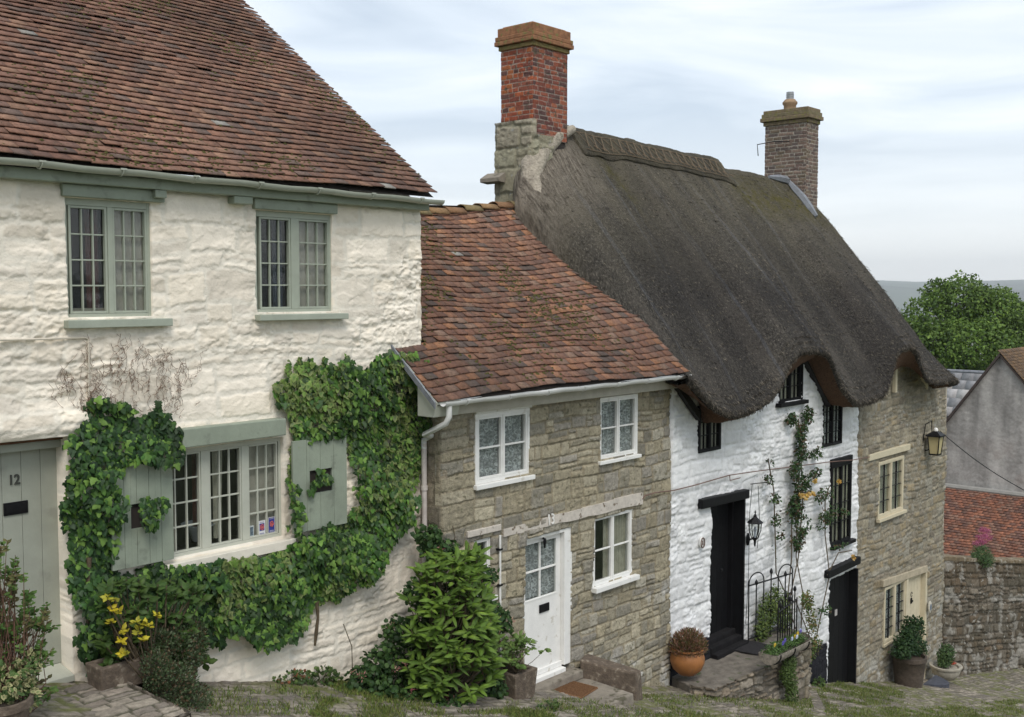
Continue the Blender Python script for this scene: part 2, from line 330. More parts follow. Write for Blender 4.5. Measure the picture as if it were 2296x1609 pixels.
# ---------------------------------------------------------------- masonry relief
def relief(name, parent, u0, u1, v0, v1, res, mp, holes, hs, ws, amp, colors, mortar, mat_, seed=1, warp=.02, gap=.02, rough=.004, split=.3,
           depth=.15, clip=None, bulge=None, tint=None, mortar_h=0., minw0=None, flat=0, soft=1.0, chip=.006):
    """masonry of separately shaped stones as one height field; mp(u,v,h)->xyz arrays, h towards the viewer. holes=[(u0,u1,v0,v1,depth)]"""
    r = np.random.default_rng(seed)
    us = np.linspace(u0, u1, int((u1-u0)/res)+2); vs_ = np.linspace(v0, v1, int((v1-v0)/res)+2)
    for h in holes:
        for k, arr in ((0, 'u'), (1, 'u'), (2, 'v'), (3, 'v')):
            if arr == 'u' and u0 < h[k] < u1: us[np.argmin(abs(us-h[k]))] = h[k]
            if arr == 'v' and v0 < h[k] < v1: vs_[np.argmin(abs(vs_-h[k]))] = h[k]
    U, V = np.meshgrid(us, vs_, indexing='ij')
    Uw = U+fbm(U, V, 3, seed+10, 2)*warp+fbm(U, V, 22, seed+11, 2)*gap*.5; Vw = V+fbm(U, V, 1.1, seed+20, 2)*warp*2.2+fbm(U, V, 16, seed+21, 2)*gap*.6
    cz = [v0-.3]
    while cz[-1] < v1+.3: cz.append(cz[-1]+r.uniform(*hs))
    cz = np.array(cz); K = np.clip(np.searchsorted(cz, Vw)-1, 0, len(cz)-2)
    H = np.zeros_like(U); Cc = np.zeros(U.shape+(3,)); E = np.zeros_like(U)
    cols = np.array(colors); mo = np.array(mortar)
    for k in range(len(cz)-1):
        msk = K == k
        if not msk.any(): continue
        bx = [u0-.5-r.random()*.3]
        if minw0: bx = [u0-.05, u0+r.uniform(*minw0)]
        while bx[-1] < u1+.5: bx.append(bx[-1]+r.uniform(*ws))
        bx = np.array(bx); n = len(bx)-1
        uu = Uw[msk]; vv = Vw[msk]; j = np.clip(np.searchsorted(bx, uu)-1, 0, n-1)
        sp = (r.random(n) < split); fr = r.uniform(.35, .65, n)
        zb = cz[k]; zt = cz[k+1]; zm = zb+(zt-zb)*fr[j]
        upper = sp[j] & (vv > zm)
        lo = np.where(upper, zm, zb); hi = np.where(sp[j] & ~upper, zm, zt)
        e = np.minimum(np.minimum(uu-bx[j], bx[j+1]-uu), np.minimum(vv-lo, hi-vv))
        sid = j*2+upper
        soff = r.uniform(.25, 1, 2*n); tl = r.uniform(-1, 1, 2*n); sc = cols[r.integers(0, len(cols), 2*n)]*r.uniform(.82, 1.15, (2*n, 1))
        fl = r.random(2*n) < flat
        e = e+fbm(uu, vv, 14, seed+3, 2)*gap*.9
        q = np.clip((e-gap*.35)/(gap*soft), 0, 1); q = q*q*(3-2*q)
        hh = q*amp*soff[sid]*(1+.25*tl[sid]*np.clip((vv-lo)/(hi-lo+1e-6)-.5, -1, 1)*2)*np.where(fl[sid], .15, 1)
        H[msk] = hh; E[msk] = q; Cc[msk] = sc[sid]*q[:, None]+mo*(1-q[:, None])
    cm = np.clip(.35+fbm(U, V, 1.7, seed+60, 3)*2.2, .12, 1.2); H = H+fbm(U, V, 10, seed+40, 2)*rough*1.6+(.16-np.abs(fbm(U*.8, V*1.3, 13, seed+41, 4)))*rough*5*cm+mortar_h
    cf = fbm(U, V*1.4, 5.5, seed+81, 5)-.05; H = H-chip*(1/(1+np.exp(-np.clip(cf*55, -30, 30))))*(.5+cm*.5); cf = fbm(U*.9, V*1.5, 11, seed+91, 4)-.08; H = H-chip*.7*(1/(1+np.exp(-np.clip(cf*45, -30, 30))))*cm
    if bulge is not None: H = H+bulge(U, V)
    if tint is not None: Cc = tint(U, V, Cc)
    H[0, :] = -.10; H[-1, :] = -.10
    X, Y, Z = mp(U, V, H); nu, nv = U.shape
    P = np.stack([X.ravel(), Y.ravel(), Z.ravel()], 1); Cf = Cc.reshape(-1, 3)
    idx = np.arange(nu*nv).reshape(nu, nv)
    keep = np.ones((nu-1, nv-1), bool); um = (us[:-1]+us[1:])/2; vm = (vs_[:-1]+vs_[1:])/2
    UM, VM = np.meshgrid(um, vm, indexing='ij')
    for h in holes: keep &= ~((UM > h[0]) & (UM < h[1]) & (VM > h[2]) & (VM < h[3]))
    if clip is not None: keep &= clip(UM, VM)
    F = np.stack([idx[:-1, :-1], idx[1:, :-1], idx[1:, 1:], idx[:-1, 1:]], -1)[keep]
    extraV = []; extraC = []; EF = []; n0 = len(P)
    for h in holes:
        iu = [int(np.argmin(abs(us-np.clip(h[k], u0, u1)))) for k in (0, 1)]; iv = [int(np.argmin(abs(vs_-np.clip(h[k], v0, v1)))) for k in (2, 3)]
        loop = [(i, iv[0]) for i in range(iu[0], iu[1])]+[(iu[1], j) for j in range(iv[0], iv[1])]+[(i, iv[1]) for i in range(iu[1], iu[0], -1)]+[(iu[0], j) for j in range(iv[1], iv[0], -1)]
        d = h[4] if len(h) > 4 else depth; base = n0+len(extraV)
        for (i, j) in loop:
            x, y, z = mp(np.array([us[i]]), np.array([vs_[j]]), np.array([-d])); extraV.append((x[0], y[0], z[0])); extraC.append(Cc[i, j])
        for k in range(len(loop)):
            k2 = (k+1) % len(loop); EF.append((idx[loop[k]], idx[loop[k2]], base+k2, base+k))
    if extraV: P = np.vstack([P, np.array(extraV)]); Cf = np.vstack([Cf, np.array(extraC)]); F = np.vstack([F, np.array(EF)])
    return mesh_np(name, P, F, mat_, parent, col=Cf, smooth=True)
def facade(Y): return lambda u, v, h: (u+0*h, Y-h, v+0*h)

# ---------------------------------------------------------------- tiles
def tiles(name, parent, x0, x1, p0, ang, length, tw, exp, th, colors, mat_, seed=1, sag=None, clip=None, lift=.03, jit=1., axis='x', yface=-1):
    """courses of separate tiles; p0=(y,z) eave, slope rises away from the street at ang. sag(x,s)->dz"""
    r = np.random.default_rng(seed); nr = int(length/exp)+1; nc = int((x1-x0)/tw)+2
    I, J = np.meshgrid(np.arange(nr), np.arange(nc), indexing='ij'); I = I.ravel(); J = J.ravel()
    xs = x0+(J-.5*(I % 2))*tw+r.normal(0, .003*jit, len(I)); xe = xs+tw-.002; s0 = I*exp+r.normal(0, .0028*jit, len(I)); s1 = s0+exp+.035
    xs = np.maximum(xs, x0); xe = np.minimum(xe, x1); ok = (xe-xs) > .03
    ok &= s1 < length+.08
    if clip is not None: ok &= clip((xs+xe)/2, s0)
    I, xs, xe, s0, s1 = I[ok], xs[ok], xe[ok], s0[ok], s1[ok]; n = len(I)
    lf = lift*(1+r.normal(0, .10*jit, n)+(r.random(n) < .03*jit)*r.uniform(.1, .25, n)); tilt = r.normal(0, .0022*jit, n)
    ca, sa = math.cos(ang), math.sin(ang)
    V = np.zeros((n, 8, 3))
    for q, (xx, ss, hb) in enumerate(((xs, s0, lf-th-tilt), (xe, s0, lf-th+tilt), (xe, s1, .002+0*lf), (xs, s1, .002+0*lf),
                                     (xs, s0, lf-tilt), (xe, s0, lf+tilt), (xe, s1, .002+th+0*lf), (xs, s1, .002+th+0*lf))):
        dz = sag(xx, ss) if sag is not None else 0
        y = p0[0]+ss*ca-hb*sa; z = p0[1]+ss*sa+hb*ca+dz
        V[:, q, 0] = xx; V[:, q, 1] = y; V[:, q, 2] = z
    if axis == 'y': V = V[:, :, [1, 0, 2]]
    F = (np.arange(n)[:, None, None]*8+np.array([(4, 5, 6, 7), (0, 1, 5, 4), (1, 2, 6, 5), (3, 0, 4, 7), (3, 2, 1, 0)])[None]).reshape(-1, 4)
    cols = np.array(colors); c = cols[r.integers(0, len(cols), n)]*r.uniform(.85, 1.15, (n, 1))
    pt = fbm(xs, s0, .6, seed+5, 3)[:, None]; c = c*(1+pt*.5)
    lich = r.random(n) < .003; c[lich] = (.30, .28, .25)
    return mesh_np(name, V.reshape(-1, 3), F, mat_, parent, col=np.repeat(c, 8, axis=0))

# ---------------------------------------------------------------- leaves
SH = {'ivy': [(0, 0, .3), (0, .02, 0), (-.3, -.08, 0), (-.52, .18, 0), (-.3, .38, 0), (-.28, .62, 0), (0, 1, 0), (.28, .62, 0), (.3, .38, 0), (.52, .18, 0), (.3, -.08, 0)],
      'oval': [(0, 0, .5), (0, 0, 0), (-.26, .25, 0), (-.3, .55, 0), (0, 1, 0), (.3, .55, 0), (.26, .25, 0)],
      'round': [(0, 0, .5), (0, .05, 0), (-.35, .15, 0), (-.45, .55, 0), (0, 1, 0), (.45, .55, 0), (.35, .15, 0)],
      'lance': [(0, 0, .5), (0, 0, 0), (-.13, .3, 0), (-.12, .62, 0), (0, 1, 0), (.12, .62, 0), (.13, .3, 0)],
      'laurel': [(0, 0, .5), (0, 0, 0), (-.12, .22, 0), (-.16, .5, 0), (-.10, .78, 0), (0, 1, 0), (.10, .78, 0), (.16, .5, 0), (.12, .22, 0)],
      'blade': [(0, 0, .5), (-.04, 0, 0), (0, 1, 0), (.04, 0, 0)]}
def leaves(name, parent, P, Nn, T, size, shape, col, mat_, edge=None, fold=.22, curl=.15):
    """P points, Nn face normals, T tip directions (n,3); size (n); col (n,3); edge (n,3) colour of the rim"""
    P, Nn, T = (np.asarray(a, dtype=float) for a in (P, Nn, T)); n = len(P); sh = SH[shape]
    ring = np.array([(a, b) for a, b, c in sh[1:]]); cy = sh[0][2]; k = len(ring)
    T = T/np.linalg.norm(T, axis=1, keepdims=True); Nn = Nn-T*(Nn*T).sum(1, keepdims=True); Nn = Nn/(np.linalg.norm(Nn, axis=1, keepdims=True)+1e-9)
    Sd = np.cross(T, Nn); size = np.broadcast_to(np.asarray(size, dtype=float), (n,))[:, None]
    V = np.zeros((n, k+1, 3)); V[:, 0] = P+T*cy*size+Nn*size*.05
    for i, (a, b) in enumerate(ring):
        V[:, i+1] = P+Sd*a*size+T*b*size+Nn*size*(-abs(a)*fold-b*b*curl)
    f = np.array([(0, i+1, (i+1) % k+1) for i in range(k)]); F = (np.arange(n)[:, None, None]*(k+1)+f[None]).reshape(-1, 3)
    C = np.repeat(np.asarray(col)[:, None, :], k+1, axis=1)
    if edge is not None: C[:, 1:] = np.asarray(edge)[:, None, :]
    return mesh_np(name, V.reshape(-1, 3), F, mat_, parent, col=C.reshape(-1, 3))
def inpoly(px, py, poly):
    c = np.zeros(len(px), bool); j = len(poly)-1
    for i in range(len(poly)):
        xi, yi = poly[i]; xj, yj = poly[j]
        with np.errstate(divide='ignore', invalid='ignore'): t = ((yi > py) != (yj > py)) & (px < (xj-xi)*(py-yi)/(yj-yi+1e-12)+xi)
        c ^= t; j = i
    return c
def pick(cols, n, r, lo=.75, hi=1.25):
    c = np.array(cols); return c[r.integers(0, len(c), n)]*r.uniform(lo, hi, (n, 1))
def wall_leaves(polys, Y, n, thick, seed):
    """points of a climber on the wall plane inside outlines given on that wall"""
    r = np.random.default_rng(seed); out = []
    A = [[(at(x, y, Y)[0], at(x, y, Y)[2]) for x, y in p] for p in polys]
    lo = np.min([np.min(a, axis=0) for a in A], axis=0)-.05; hi = np.max([np.max(a, axis=0) for a in A], axis=0)+.05
    pts = np.zeros((0, 2))
    while len(pts) < n:
        q = r.uniform(lo, hi, (n*3, 2)); qn = q+np.stack([fbm(q[:, 0], q[:, 1], 5, seed, 3), fbm(q[:, 0], q[:, 1], 5, seed+9, 3)], 1)*.13
        k = np.zeros(len(q), bool)
        for a in A: k |= inpoly(qn[:, 0], qn[:, 1], a)
        pts = np.vstack([pts, q[k]])
    pts = pts[:n]
    bul = np.clip(.5+fbm(pts[:, 0], pts[:, 1], 2.2, seed+4, 3)*1.4, .08, 1)
    d = thick*bul*r.random(n)**.35
    P = np.stack([pts[:, 0], Y-.02-d, pts[:, 1]], 1)
    Nn = np.stack([r.normal(-.1, .45, n), -np.ones(n), r.normal(.45, .4, n)], 1)
    T = np.stack([r.normal(0, .5, n), r.normal(-.35, .25, n), -np.ones(n)+r.normal(0, .35, n)], 1)
    return P, Nn, T, r
def blob_leaves(centers, n, seed, shell=.55, up=.3):
    r = np.random.default_rng(seed); C = np.array([c[0] for c in centers], float); R = np.array([c[1] for c in centers], float)
    w = (R[:, 0]*R[:, 2]+R[:, 1]*R[:, 2]); j = r.choice(len(C), n, p=w/w.sum()); d = r.normal(size=(n, 3)); d /= np.linalg.norm(d, axis=1, keepdims=True)
    rad = (shell+(1-shell)*r.random(n)**.6)[:, None]
    return C[j]+d*R[j]*rad, d, r

# ================================================================ SETTING
def ground_z(x, y): return np.interp(x, [-60, 0, 20, 25.3, 34, 60, 110, 400, 1500, 3300, 4200, 6500], [14, -2.3, -7.75, -9.05, -10.7, -15, -24, -60, -85, -30, 46, 70])
xs = np.unique(np.concatenate([np.linspace(-60, 120, 91), np.geomspace(120, 5300, 60)]))
ys = np.unique(np.concatenate([-np.geomspace(40, 6000, 30), np.linspace(-40, 40, 41), np.geomspace(40, 6000, 40)]))
X, Y = np.meshgrid(xs, ys, indexing='ij')
D = np.hypot(X, Y)*np.where(X > 0, 1, -.001)
Z = np.where(D > 150, np.interp(D, [150, 400, 1500, 3300, 4200, 6500], [-31, -60, -85, -20, 44, 70]), ground_z(X, Y))
Z = Z+np.where(D > 2500, fbm(X, Y, .0012, 5, 3)*48, 0)-.06
idx = np.arange(X.size).reshape(X.shape); F = np.stack([idx[:-1, :-1], idx[1:, :-1], idx[1:, 1:], idx[:-1, 1:]], -1).reshape(-1, 4)
gc = np.array((.07, .085, .035))*(1+fbm(X, Y, .004, 3, 3)[..., None]*.8); gc = np.where((D > 2500)[..., None], np.array((.05, .07, .045))*(1+1.8*fbm(X, Y, .004, 8, 3)[..., None]), gc)
tag(mesh_np('ground', np.stack([X.ravel(), Y.ravel(), Z.ravel()], 1), F, M['hill'], col=gc.reshape(-1, 3), smooth=True), kind='structure')
# cobbled street: setts
def road_map(u, v, h): return u+0*h, v+0*h, ground_z(u, v)+h
def road_tint(u, v, c):
    g = np.clip((fbm(u, v, .8, 61, 4)+.12*np.sin(v*3)+.10)*5, 0, 1)[..., None]; g2 = np.clip((fbm(u, v, 9, 63, 3)+.1)*4, 0, 1)[..., None]
    return c*(1-g*.85*g2)+np.array((.135, .145, .045))*g*.85*g2
road = relief('cobbled_road', None, 2, 34, 3.5, 9.5, .026, road_map, [], (.11, .17), (.16, .34), .016, [(.27, .235, .19), (.22, .19, .155), (.32, .28, .23), (.19, .165, .14)],
              (.11, .10, .065), M['setts'], seed=31, warp=.03, gap=.018, rough=.006, split=.15, tint=road_tint)
tag(road, kind='structure')
# grass between the setts
def grass(name, polys, n, seed, hh=(.018, .07), cols=((.19, .27, .045), (.26, .31, .07), (.13, .21, .04), (.28, .27, .10))):
    r = np.random.default_rng(seed); out = []
    for poly, k in zip(polys, n):
        lo = np.min(poly, axis=0); hi = np.max(poly, axis=0); pts = np.zeros((0, 2))
        while len(pts) < k:
            q = r.uniform(lo, hi, (k*2, 2)); m = inpoly(q[:, 0], q[:, 1], poly) & (fbm(q[:, 0], q[:, 1], 2.5, seed, 3)+r.normal(0, .12, len(q)) > .0)
            pts = np.vstack([pts, q[m]])
        out.append(pts[:k])
    p = np.vstack(out); k = len(p); P = np.stack([p[:, 0], p[:, 1], ground_z(p[:, 0], p[:, 1])+.005], 1)
    T = np.stack([r.normal(0, .55, k), r.normal(0, .55, k), np.ones(k)], 1); Nn = r.normal(size=(k, 3))
    return leaves(name, None, P, Nn, T, r.uniform(*hh, k), 'blade', pick(cols, k, r), M['grass'])
def gp(x, y):
    a = ray(x, y); lo_, hi_ = 0.0005, .05
    for _ in range(50):
        t = (lo_+hi_)/2
        if a[2]*t > G(a[0]*t): lo_ = t
        else: hi_ = t
    return (a[0]*lo_, a[1]*lo_)
gr = grass('grass', [[gp(*q) for q in ((700, 1600), (760, 1530), (900, 1560), (1010, 1600), (1250, 1590), (1250, 1620), (700, 1620))],
                     [gp(*q) for q in ((1130, 1575), (1450, 1560), (1820, 1570), (1830, 1618), (1130, 1618))],
                     [gp(*q) for q in ((1830, 1550), (1890, 1525), (2010, 1545), (2060, 1580), (1850, 1590))],
                     [gp(*q) for q in ((1850, 1590), (2296, 1570), (2296, 1618), (1850, 1618))],
                     [gp(*q) for q in ((470, 1545), (760, 1540), (760, 1609), (470, 1609))]], (6500, 7000, 6500, 9000, 1500), 3)
tag(gr, 'tufts of green grass growing between the street setts', 'grass', kind='stuff')

# ================================================================ window builder
def lights(wd, Yg, x0, x1, z0, z1, nx, nz, cw, bw, mf, barm=None):
    """one casement: frame + glazing bars as one mesh, its pane, its curtain"""
    m = MB(); d = .035
    for a in ((x0, x0+cw, z0, z1), (x1-cw, x1, z0, z1), (x0+cw, x1-cw, z0, z0+cw), (x0+cw, x1-cw, z1-cw, z1)): m.box(a[0], a[1], Yg-d, Yg+.01, a[2], a[3])
    gx0, gx1, gz0, gz1 = x0+cw, x1-cw, z0+cw, z1-cw
    mc = m
    if barm: mc = MB()
    for i in range(1, nx): x = gx0+(gx1-gx0)*i/nx; mc.box(x-bw/2, x+bw/2, Yg-.022, Yg+.008, gz0, gz1)
    for i in range(1, nz): z = gz0+(gz1-gz0)*i/nz; mc.box(gx0, gx1, Yg-.020, Yg+.006, z-bw/2, z+bw/2)
    if barm: mc.build('leading', barm, wd)
    m.build('casement', mf, wd, bevel=.003)
    g = MB().box(gx0-.004, gx1+.004, Yg, Yg+.004, gz0-.004, gz1+.004); g.build('pane', M['glass'], wd)
def folded(wd, name, x0, x1, Y, z0, z1, mt, amp=.025, per=.10, gather=0):
    n = max(8, int((x1-x0)/.012)); xs = np.linspace(x0, x1, n); V = []
    for z, g in ((z1, 0), ((z0+z1)/2, gather*.6), (z0, gather)):
        for x in xs: V.append((x0+(x-x0)*(1-g), Y+amp*math.sin((x-x0)/per*2*math.pi)+amp*.4*math.sin((x-x0)/per*3.3), z))
    F = [(i*n+j, i*n+j+1, (i+1)*n+j+1, (i+1)*n+j) for i in range(2) for j in range(n-1)]
    return mesh_np(name, np.array(V), F, mt, wd, smooth=True)
def window(house, Y, r, nl, nx, nz, fw, cw, bw, mf, rec=.06, mull=None, sill=None, sillm=None, head=0., gl=None, fd=.07, barm=None):
    """r=(x0,x1,z0,z1) outer size; frame stands rec behind plane Y; gl = list of (x0,x1) lights or None"""
    x0, x1, z0, z1 = r; mull = fw if mull is None else mull; yf = Y+rec
    m = MB(); m.box(x0, x0+fw, yf, yf+fd, z0, z1); m.box(x1-fw, x1, yf, yf+fd, z0, z1)
    m.box(x0+fw, x1-fw, yf, yf+fd, z0, z0+fw); m.box(x0+fw, x1-fw, yf, yf+fd, z1-fw-head, z1)
    if gl is None:
        wl = (x1-x0-2*fw-(nl-1)*mull)/nl; gl = [(x0+fw+i*(wl+mull), x0+fw+i*(wl+mull)+wl) for i in range(nl)]
    for i in range(1, len(gl)): m.box(gl[i-1][1], gl[i][0], yf-.002, yf+fd, z0+fw, z1-fw-head)
    wd = m.build('window', mf, house, bevel=.004)
    for a, b in gl: lights(wd, yf+.04, a+.002, b-.002, z0+fw+.002, z1-fw-head-.002, nx, nz, cw, bw, mf, barm)
    if sill:
        a, b, h, pr = sill; MB().box(x0-a, x1+b, Y-pr, yf+.03, z0-h, z0-.002).build('sill', sillm or mf, wd, bevel=.006)
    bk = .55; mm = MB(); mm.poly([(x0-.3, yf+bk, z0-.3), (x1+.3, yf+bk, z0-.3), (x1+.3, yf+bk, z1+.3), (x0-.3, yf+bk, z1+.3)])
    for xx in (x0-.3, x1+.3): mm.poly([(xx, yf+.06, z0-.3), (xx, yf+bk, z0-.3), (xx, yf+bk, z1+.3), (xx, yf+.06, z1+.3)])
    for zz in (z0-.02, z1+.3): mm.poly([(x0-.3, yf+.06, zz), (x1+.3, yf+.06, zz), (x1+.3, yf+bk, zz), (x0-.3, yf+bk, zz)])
    mm.build('room_dark_panel', M['room'], wd)  # added dark box: the room's shade is put into its colour
    return wd, gl
def textobj(name, body, size, loc, mt, parent, rx=math.pi/2, rz=0, ext=.006, bold=.0, sx=.8):
    c = bpy.data.curves.new(name+'_c', 'FONT'); c.body = body; c.size = size; c.extrude = ext; c.offset = bold; c.align_x = 'CENTER'; c.align_y = 'CENTER'
    o = bpy.data.objects.new(name+'_t', c); COL.objects.link(o); bpy.context.view_layer.update()
    me = bpy.data.meshes.new_from_object(o.evaluated_get(bpy.context.evaluated_depsgraph_get())); bpy.data.objects.remove(o)
    me.materials.clear(); me.materials.append(mt)
    q = bpy.data.objects.new(name, me); COL.objects.link(q); q.parent = parent
    q.location = Vector(loc)-OFF[parent.name]; q.rotation_euler = (rx, 0, rz); q.scale = (sx, 1, 1); return q
def gutter(house, a, b, rad, mt, mates=None, name='gutter', brackets=7):
    m = MB(); n = 14; A = Vector(a); B = Vector(b); K = 24; base = 0
    for i in range(K+1):
        p = A.lerp(B, i/K); p.z += -.012*math.sin(i*1.7)*.5
        for k in range(n+1):
            t = math.pi+math.pi*k/n; m.v.append((p.x, p.y+rad*math.cos(t), p.z+rad*math.sin(t)))
        for k in range(n, -1, -1):
            t = math.pi+math.pi*k/n; m.v.append((p.x, p.y+(rad-.006)*math.cos(t), p.z+(rad-.006)*math.sin(t)))
    q = 2*n+2
    for i in range(K):
        for k in range(q): k2 = (k+1) % q; m.f.append((i*q+k, (i+1)*q+k, (i+1)*q+k2, i*q+k2))
    m.f.append(tuple(range(q))); m.f.append(tuple(K*q+k for k in range(q-1, -1, -1)))
    g = m.build(name, mt, house, smooth=True)
    for i in range(brackets):
        p = A.lerp(B, (i+.5)/brackets); c = MB()
        c.tube([(p.x, p.y+(rad+.006)*math.cos(math.pi+math.pi*k/8), p.z+(rad+.006)*math.sin(math.pi+math.pi*k/8)) for k in range(9)], .008, 5); c.box(p.x-.03, p.x+.03, p.y-rad-.012, p.y-rad-.004, p.z-.01, p.z+.006)
        c.build('bracket', mt, g)
    return g
# ================================================================ HOUSE A: cream limewashed, number 12
HA = root('house', 'cream limewashed house with sage green windows, door 12 and long brown tiled roof', 'house', (5.8, YA, G(5.8)))
w1 = rect(143, 345, 445, 716, YA); w2 = rect(571, 749, 473, 704, YA)
lwz = rect(412, 636, 1000, 1225, YA); w3 = (5.43, at(640, 1100, YA)[0], at(518, 1232, YA)[2], at(518, 990, YA)[2])
dA = (2.9, at(156, 1200, YA)[0], G(4)-.3, at(80, 985, YA)[2])
ins = lambda r, d=.02: (r[0]+d, r[1]-d, r[2]+d, r[3]-d)
LW = [(.85, .765, .645), (.87, .79, .67), (.83, .745, .62), (.86, .78, .665)]
def bulgeA(u, v):
    b = fbm(u, v, 1.0, 71, 2)*.03+np.clip((-3.9-v)*.0, 0, 0)
    b = b+np.exp(-((v-(w1[2]-.9))/.35)**2)*.0
    over = np.exp(-((v-(dA[3]+.12))/.14)**2)*np.clip((4.9-u)*3, 0, 1)*.07          # the lip of plaster over the door
    return b+over
relief('wall', HA, 2.5, XA, -5.2, 1.02, .0115, facade(YA), [ins(w1)+(.2,), ins(w2)+(.2,), ins(w3)+(.2,), dA+(.32,)], (.15, .34), (.18, .65), .013, LW, (.81, .75, .645),
       M['limewash'], chip=.010, seed=5, warp=.045, gap=.028, rough=.0062, split=.4, bulge=bulgeA, flat=.3, soft=.9)
m = MB(); m.poly([(XA-.01, YA+.01, -5.4), (XA-.01, 15, -5.4), (XA-.01, 15, 1), (XA-.01, 12, 3.1), (XA-.01, YA+.01, 1.0)])
m.poly([(2.5, YA+.6, -5), (2.5, 15, -5), (2.5, 15, 1), (2.5, 12, 3.1), (2.5, YA+.6, 1.0)]); m.poly([(2.5, 15, -5), (XA, 15, -5), (XA, 15, 1), (2.5, 15, 1)])
m.build('side_wall', mat('limewash_plain', (.78, .72, .62), .85, .08, 3, 30, .5), HA)
GA = math.radians(37.1)
def sagA(x, s): return fbm(x, s, .55, 15, 2)*.06*np.clip((8.2-x)/3, .15, 1)-.03*np.exp(-((x-5.5)/1.4)**2)*np.clip(1-s/2, 0, 1)
brn = [(.205, .110, .076), (.225, .118, .080), (.195, .105, .076), (.235, .128, .090), (.17, .098, .075), (.255, .148, .10), (.15, .102, .083), (.215, .12, .085)]
ra = tiles('roof', HA, 2.3, XA+.0, (9.10, 1.13), GA, 7.1, .17, .112, .013, brn, M['tile'], seed=2, sag=sagA, lift=.044, jit=.8)
dk = MB(); c, s_ = math.cos(GA), math.sin(GA)
dk.poly([(2.3, 9.12, 1.10), (XA-.02, 9.12, 1.10), (XA-.02, 9.12+7.1*c, 1.10+7.1*s_), (2.3, 9.12+7.1*c, 1.10+7.1*s_)])
dk.poly([(2.3, 9.12+7.1*c, 1.12+7.1*s_), (XA+.08, 9.12+7.1*c, 1.12+7.1*s_), (XA+.08, 9.12+14*c, 1.1), (2.3, 9.12+14*c, 1.1)])
dk.build('roof_deck', M['tile'] if False else mat('roof_felt', (.03, .024, .02), .95, .2, 5, 20, 0), ra)
def moss_on(parent, n, x0, x1, p0, ang, smax, seed, sag=None, size=(.008, .03), dens=None, xmin=None):
    r = np.random.default_rng(seed); V = []; F = []; k = 0; bx = np.array([(1, 0, 0), (0, 1, 0), (-1, 0, 0), (0, -1, 0), (0, 0, 1)], float); ca, sa = math.cos(ang), math.sin(ang)
    while k < n:
        x = r.uniform(x0, x1); s = r.uniform(0, smax)
        if float(fbm(np.array([x]), np.array([s]), 1.1, seed+1, 3)[0])+r.normal(0, .13) < (.16 if dens is None else dens): continue
        a = r.uniform(*size); h = .042+ (float(sag(np.array([x]), np.array([s]))[0]) if sag else 0)
        c0 = np.array([x, p0[0]+s*ca, p0[1]+s*sa+h]); rot = r.uniform(0, 3); 
        for b in bx:
            q = np.array([b[0]*math.cos(rot)-b[1]*math.sin(rot), b[0]*math.sin(rot)+b[1]*math.cos(rot), b[2]])*a*np.array([1.3, 1, .8]); V.append(c0+np.array([q[0], q[1]*ca-q[2]*sa, q[1]*sa+q[2]*ca]))
        F += [(k*5, k*5+1, k*5+4), (k*5+1, k*5+2, k*5+4), (k*5+2, k*5+3, k*5+4), (k*5+3, k*5, k*5+4)]; k += 1
    return mesh_np('moss', np.array(V), F, M['moss'], parent)
moss_on(ra, 2400, 3, 8.9, (9.10, 1.13), GA, 5.5, 77, sagA, (.005, .02))
# eaves: fascia board, gutter
MB().beam((2.4, .955), (XA+.02, .955), YA-.12, YA-.02, .10).build('fascia', M['sage'], HA, bevel=.01)
gutter(HA, (2.4, YA-.21, 1.115), (XA+.13, YA-.21, 1.075), .055, M['gutsage'], brackets=9)
# windows
def sagewin(r, gpx, lz, sill_, Yw=YA):
    gl = [(at(a, lz, Yw+.06)[0], at(b, lz, Yw+.06)[0]) for a, b in gpx]
    wd, gl = window(HA, Yw, r, 2, 3, 4, .05, .022, .014, M['sagewin'], rec=.03, gl=gl, sill=sill_, head=.03, fd=.09)
    return wd, gl
wd, gl = sagewin(w1, ((152, 239), (250, 328)), 590, (.02, .13, .075, .10))
folded(wd, 'curtain', gl[1][0], gl[1][1]+.02, YA+.11, w1[2], w1[3], M['curtain'], .004, .09)  # sheet standing in for the reflection in the right light
folded(wd, 'curtain', gl[0][1]-.12, gl[0][1]+.02, YA+.22, w1[2], w1[3], M['redcurtain'], .02, .06)
MB().box(gl[0][0]-.05, gl[1][0]+.08, YA+.18, YA+.20, w1[2], w1[2]+.10).build('valance', M['drape'], wd)
wd, gl = sagewin(w2, ((579, 649), (664, 735)), 590, (.01, .12, .065, .10))
folded(wd, 'curtain', gl[1][0], gl[1][1]+.02, YA+.11, w2[2], w2[3], M['curtain'], .004, .09)  # again a sheet coloured like the reflection in the right light
folded(wd, 'curtain', gl[0][1]-.10, gl[0][1]+.02, YA+.22, w2[2], w2[3], mat('blue_curtain', (.05, .06, .09), .9, .2, 8, 30, .2), .02, .06)
for r in (w1, w2):        # board over each window
    MB().box(r[0]-.02, r[1]+(.10 if r is w1 else .02), YA-.05, YA+.03, r[3]-.01, .953).build('head_board', M['sage'], HA, bevel=.008)
for a, b, y in ((150, 375, 445), (522, 572, 462)):
    p0 = at(a if a > 400 else 345, y, YA-.08); MB().box(p0[0], p0[0]+(.22 if a > 400 else .12), YA-.11, YA+.03, .88, .953).build('corbel', M['sage'], HA, bevel=.008)
gl3 = [(w3[0]+.05, at(450, 1100, YA+.06)[0]), (at(468, 1100, YA+.06)[0], at(541, 1090, YA+.06)[0]), (at(555, 1090, YA+.06)[0], at(622, 1080, YA+.06)[0])]
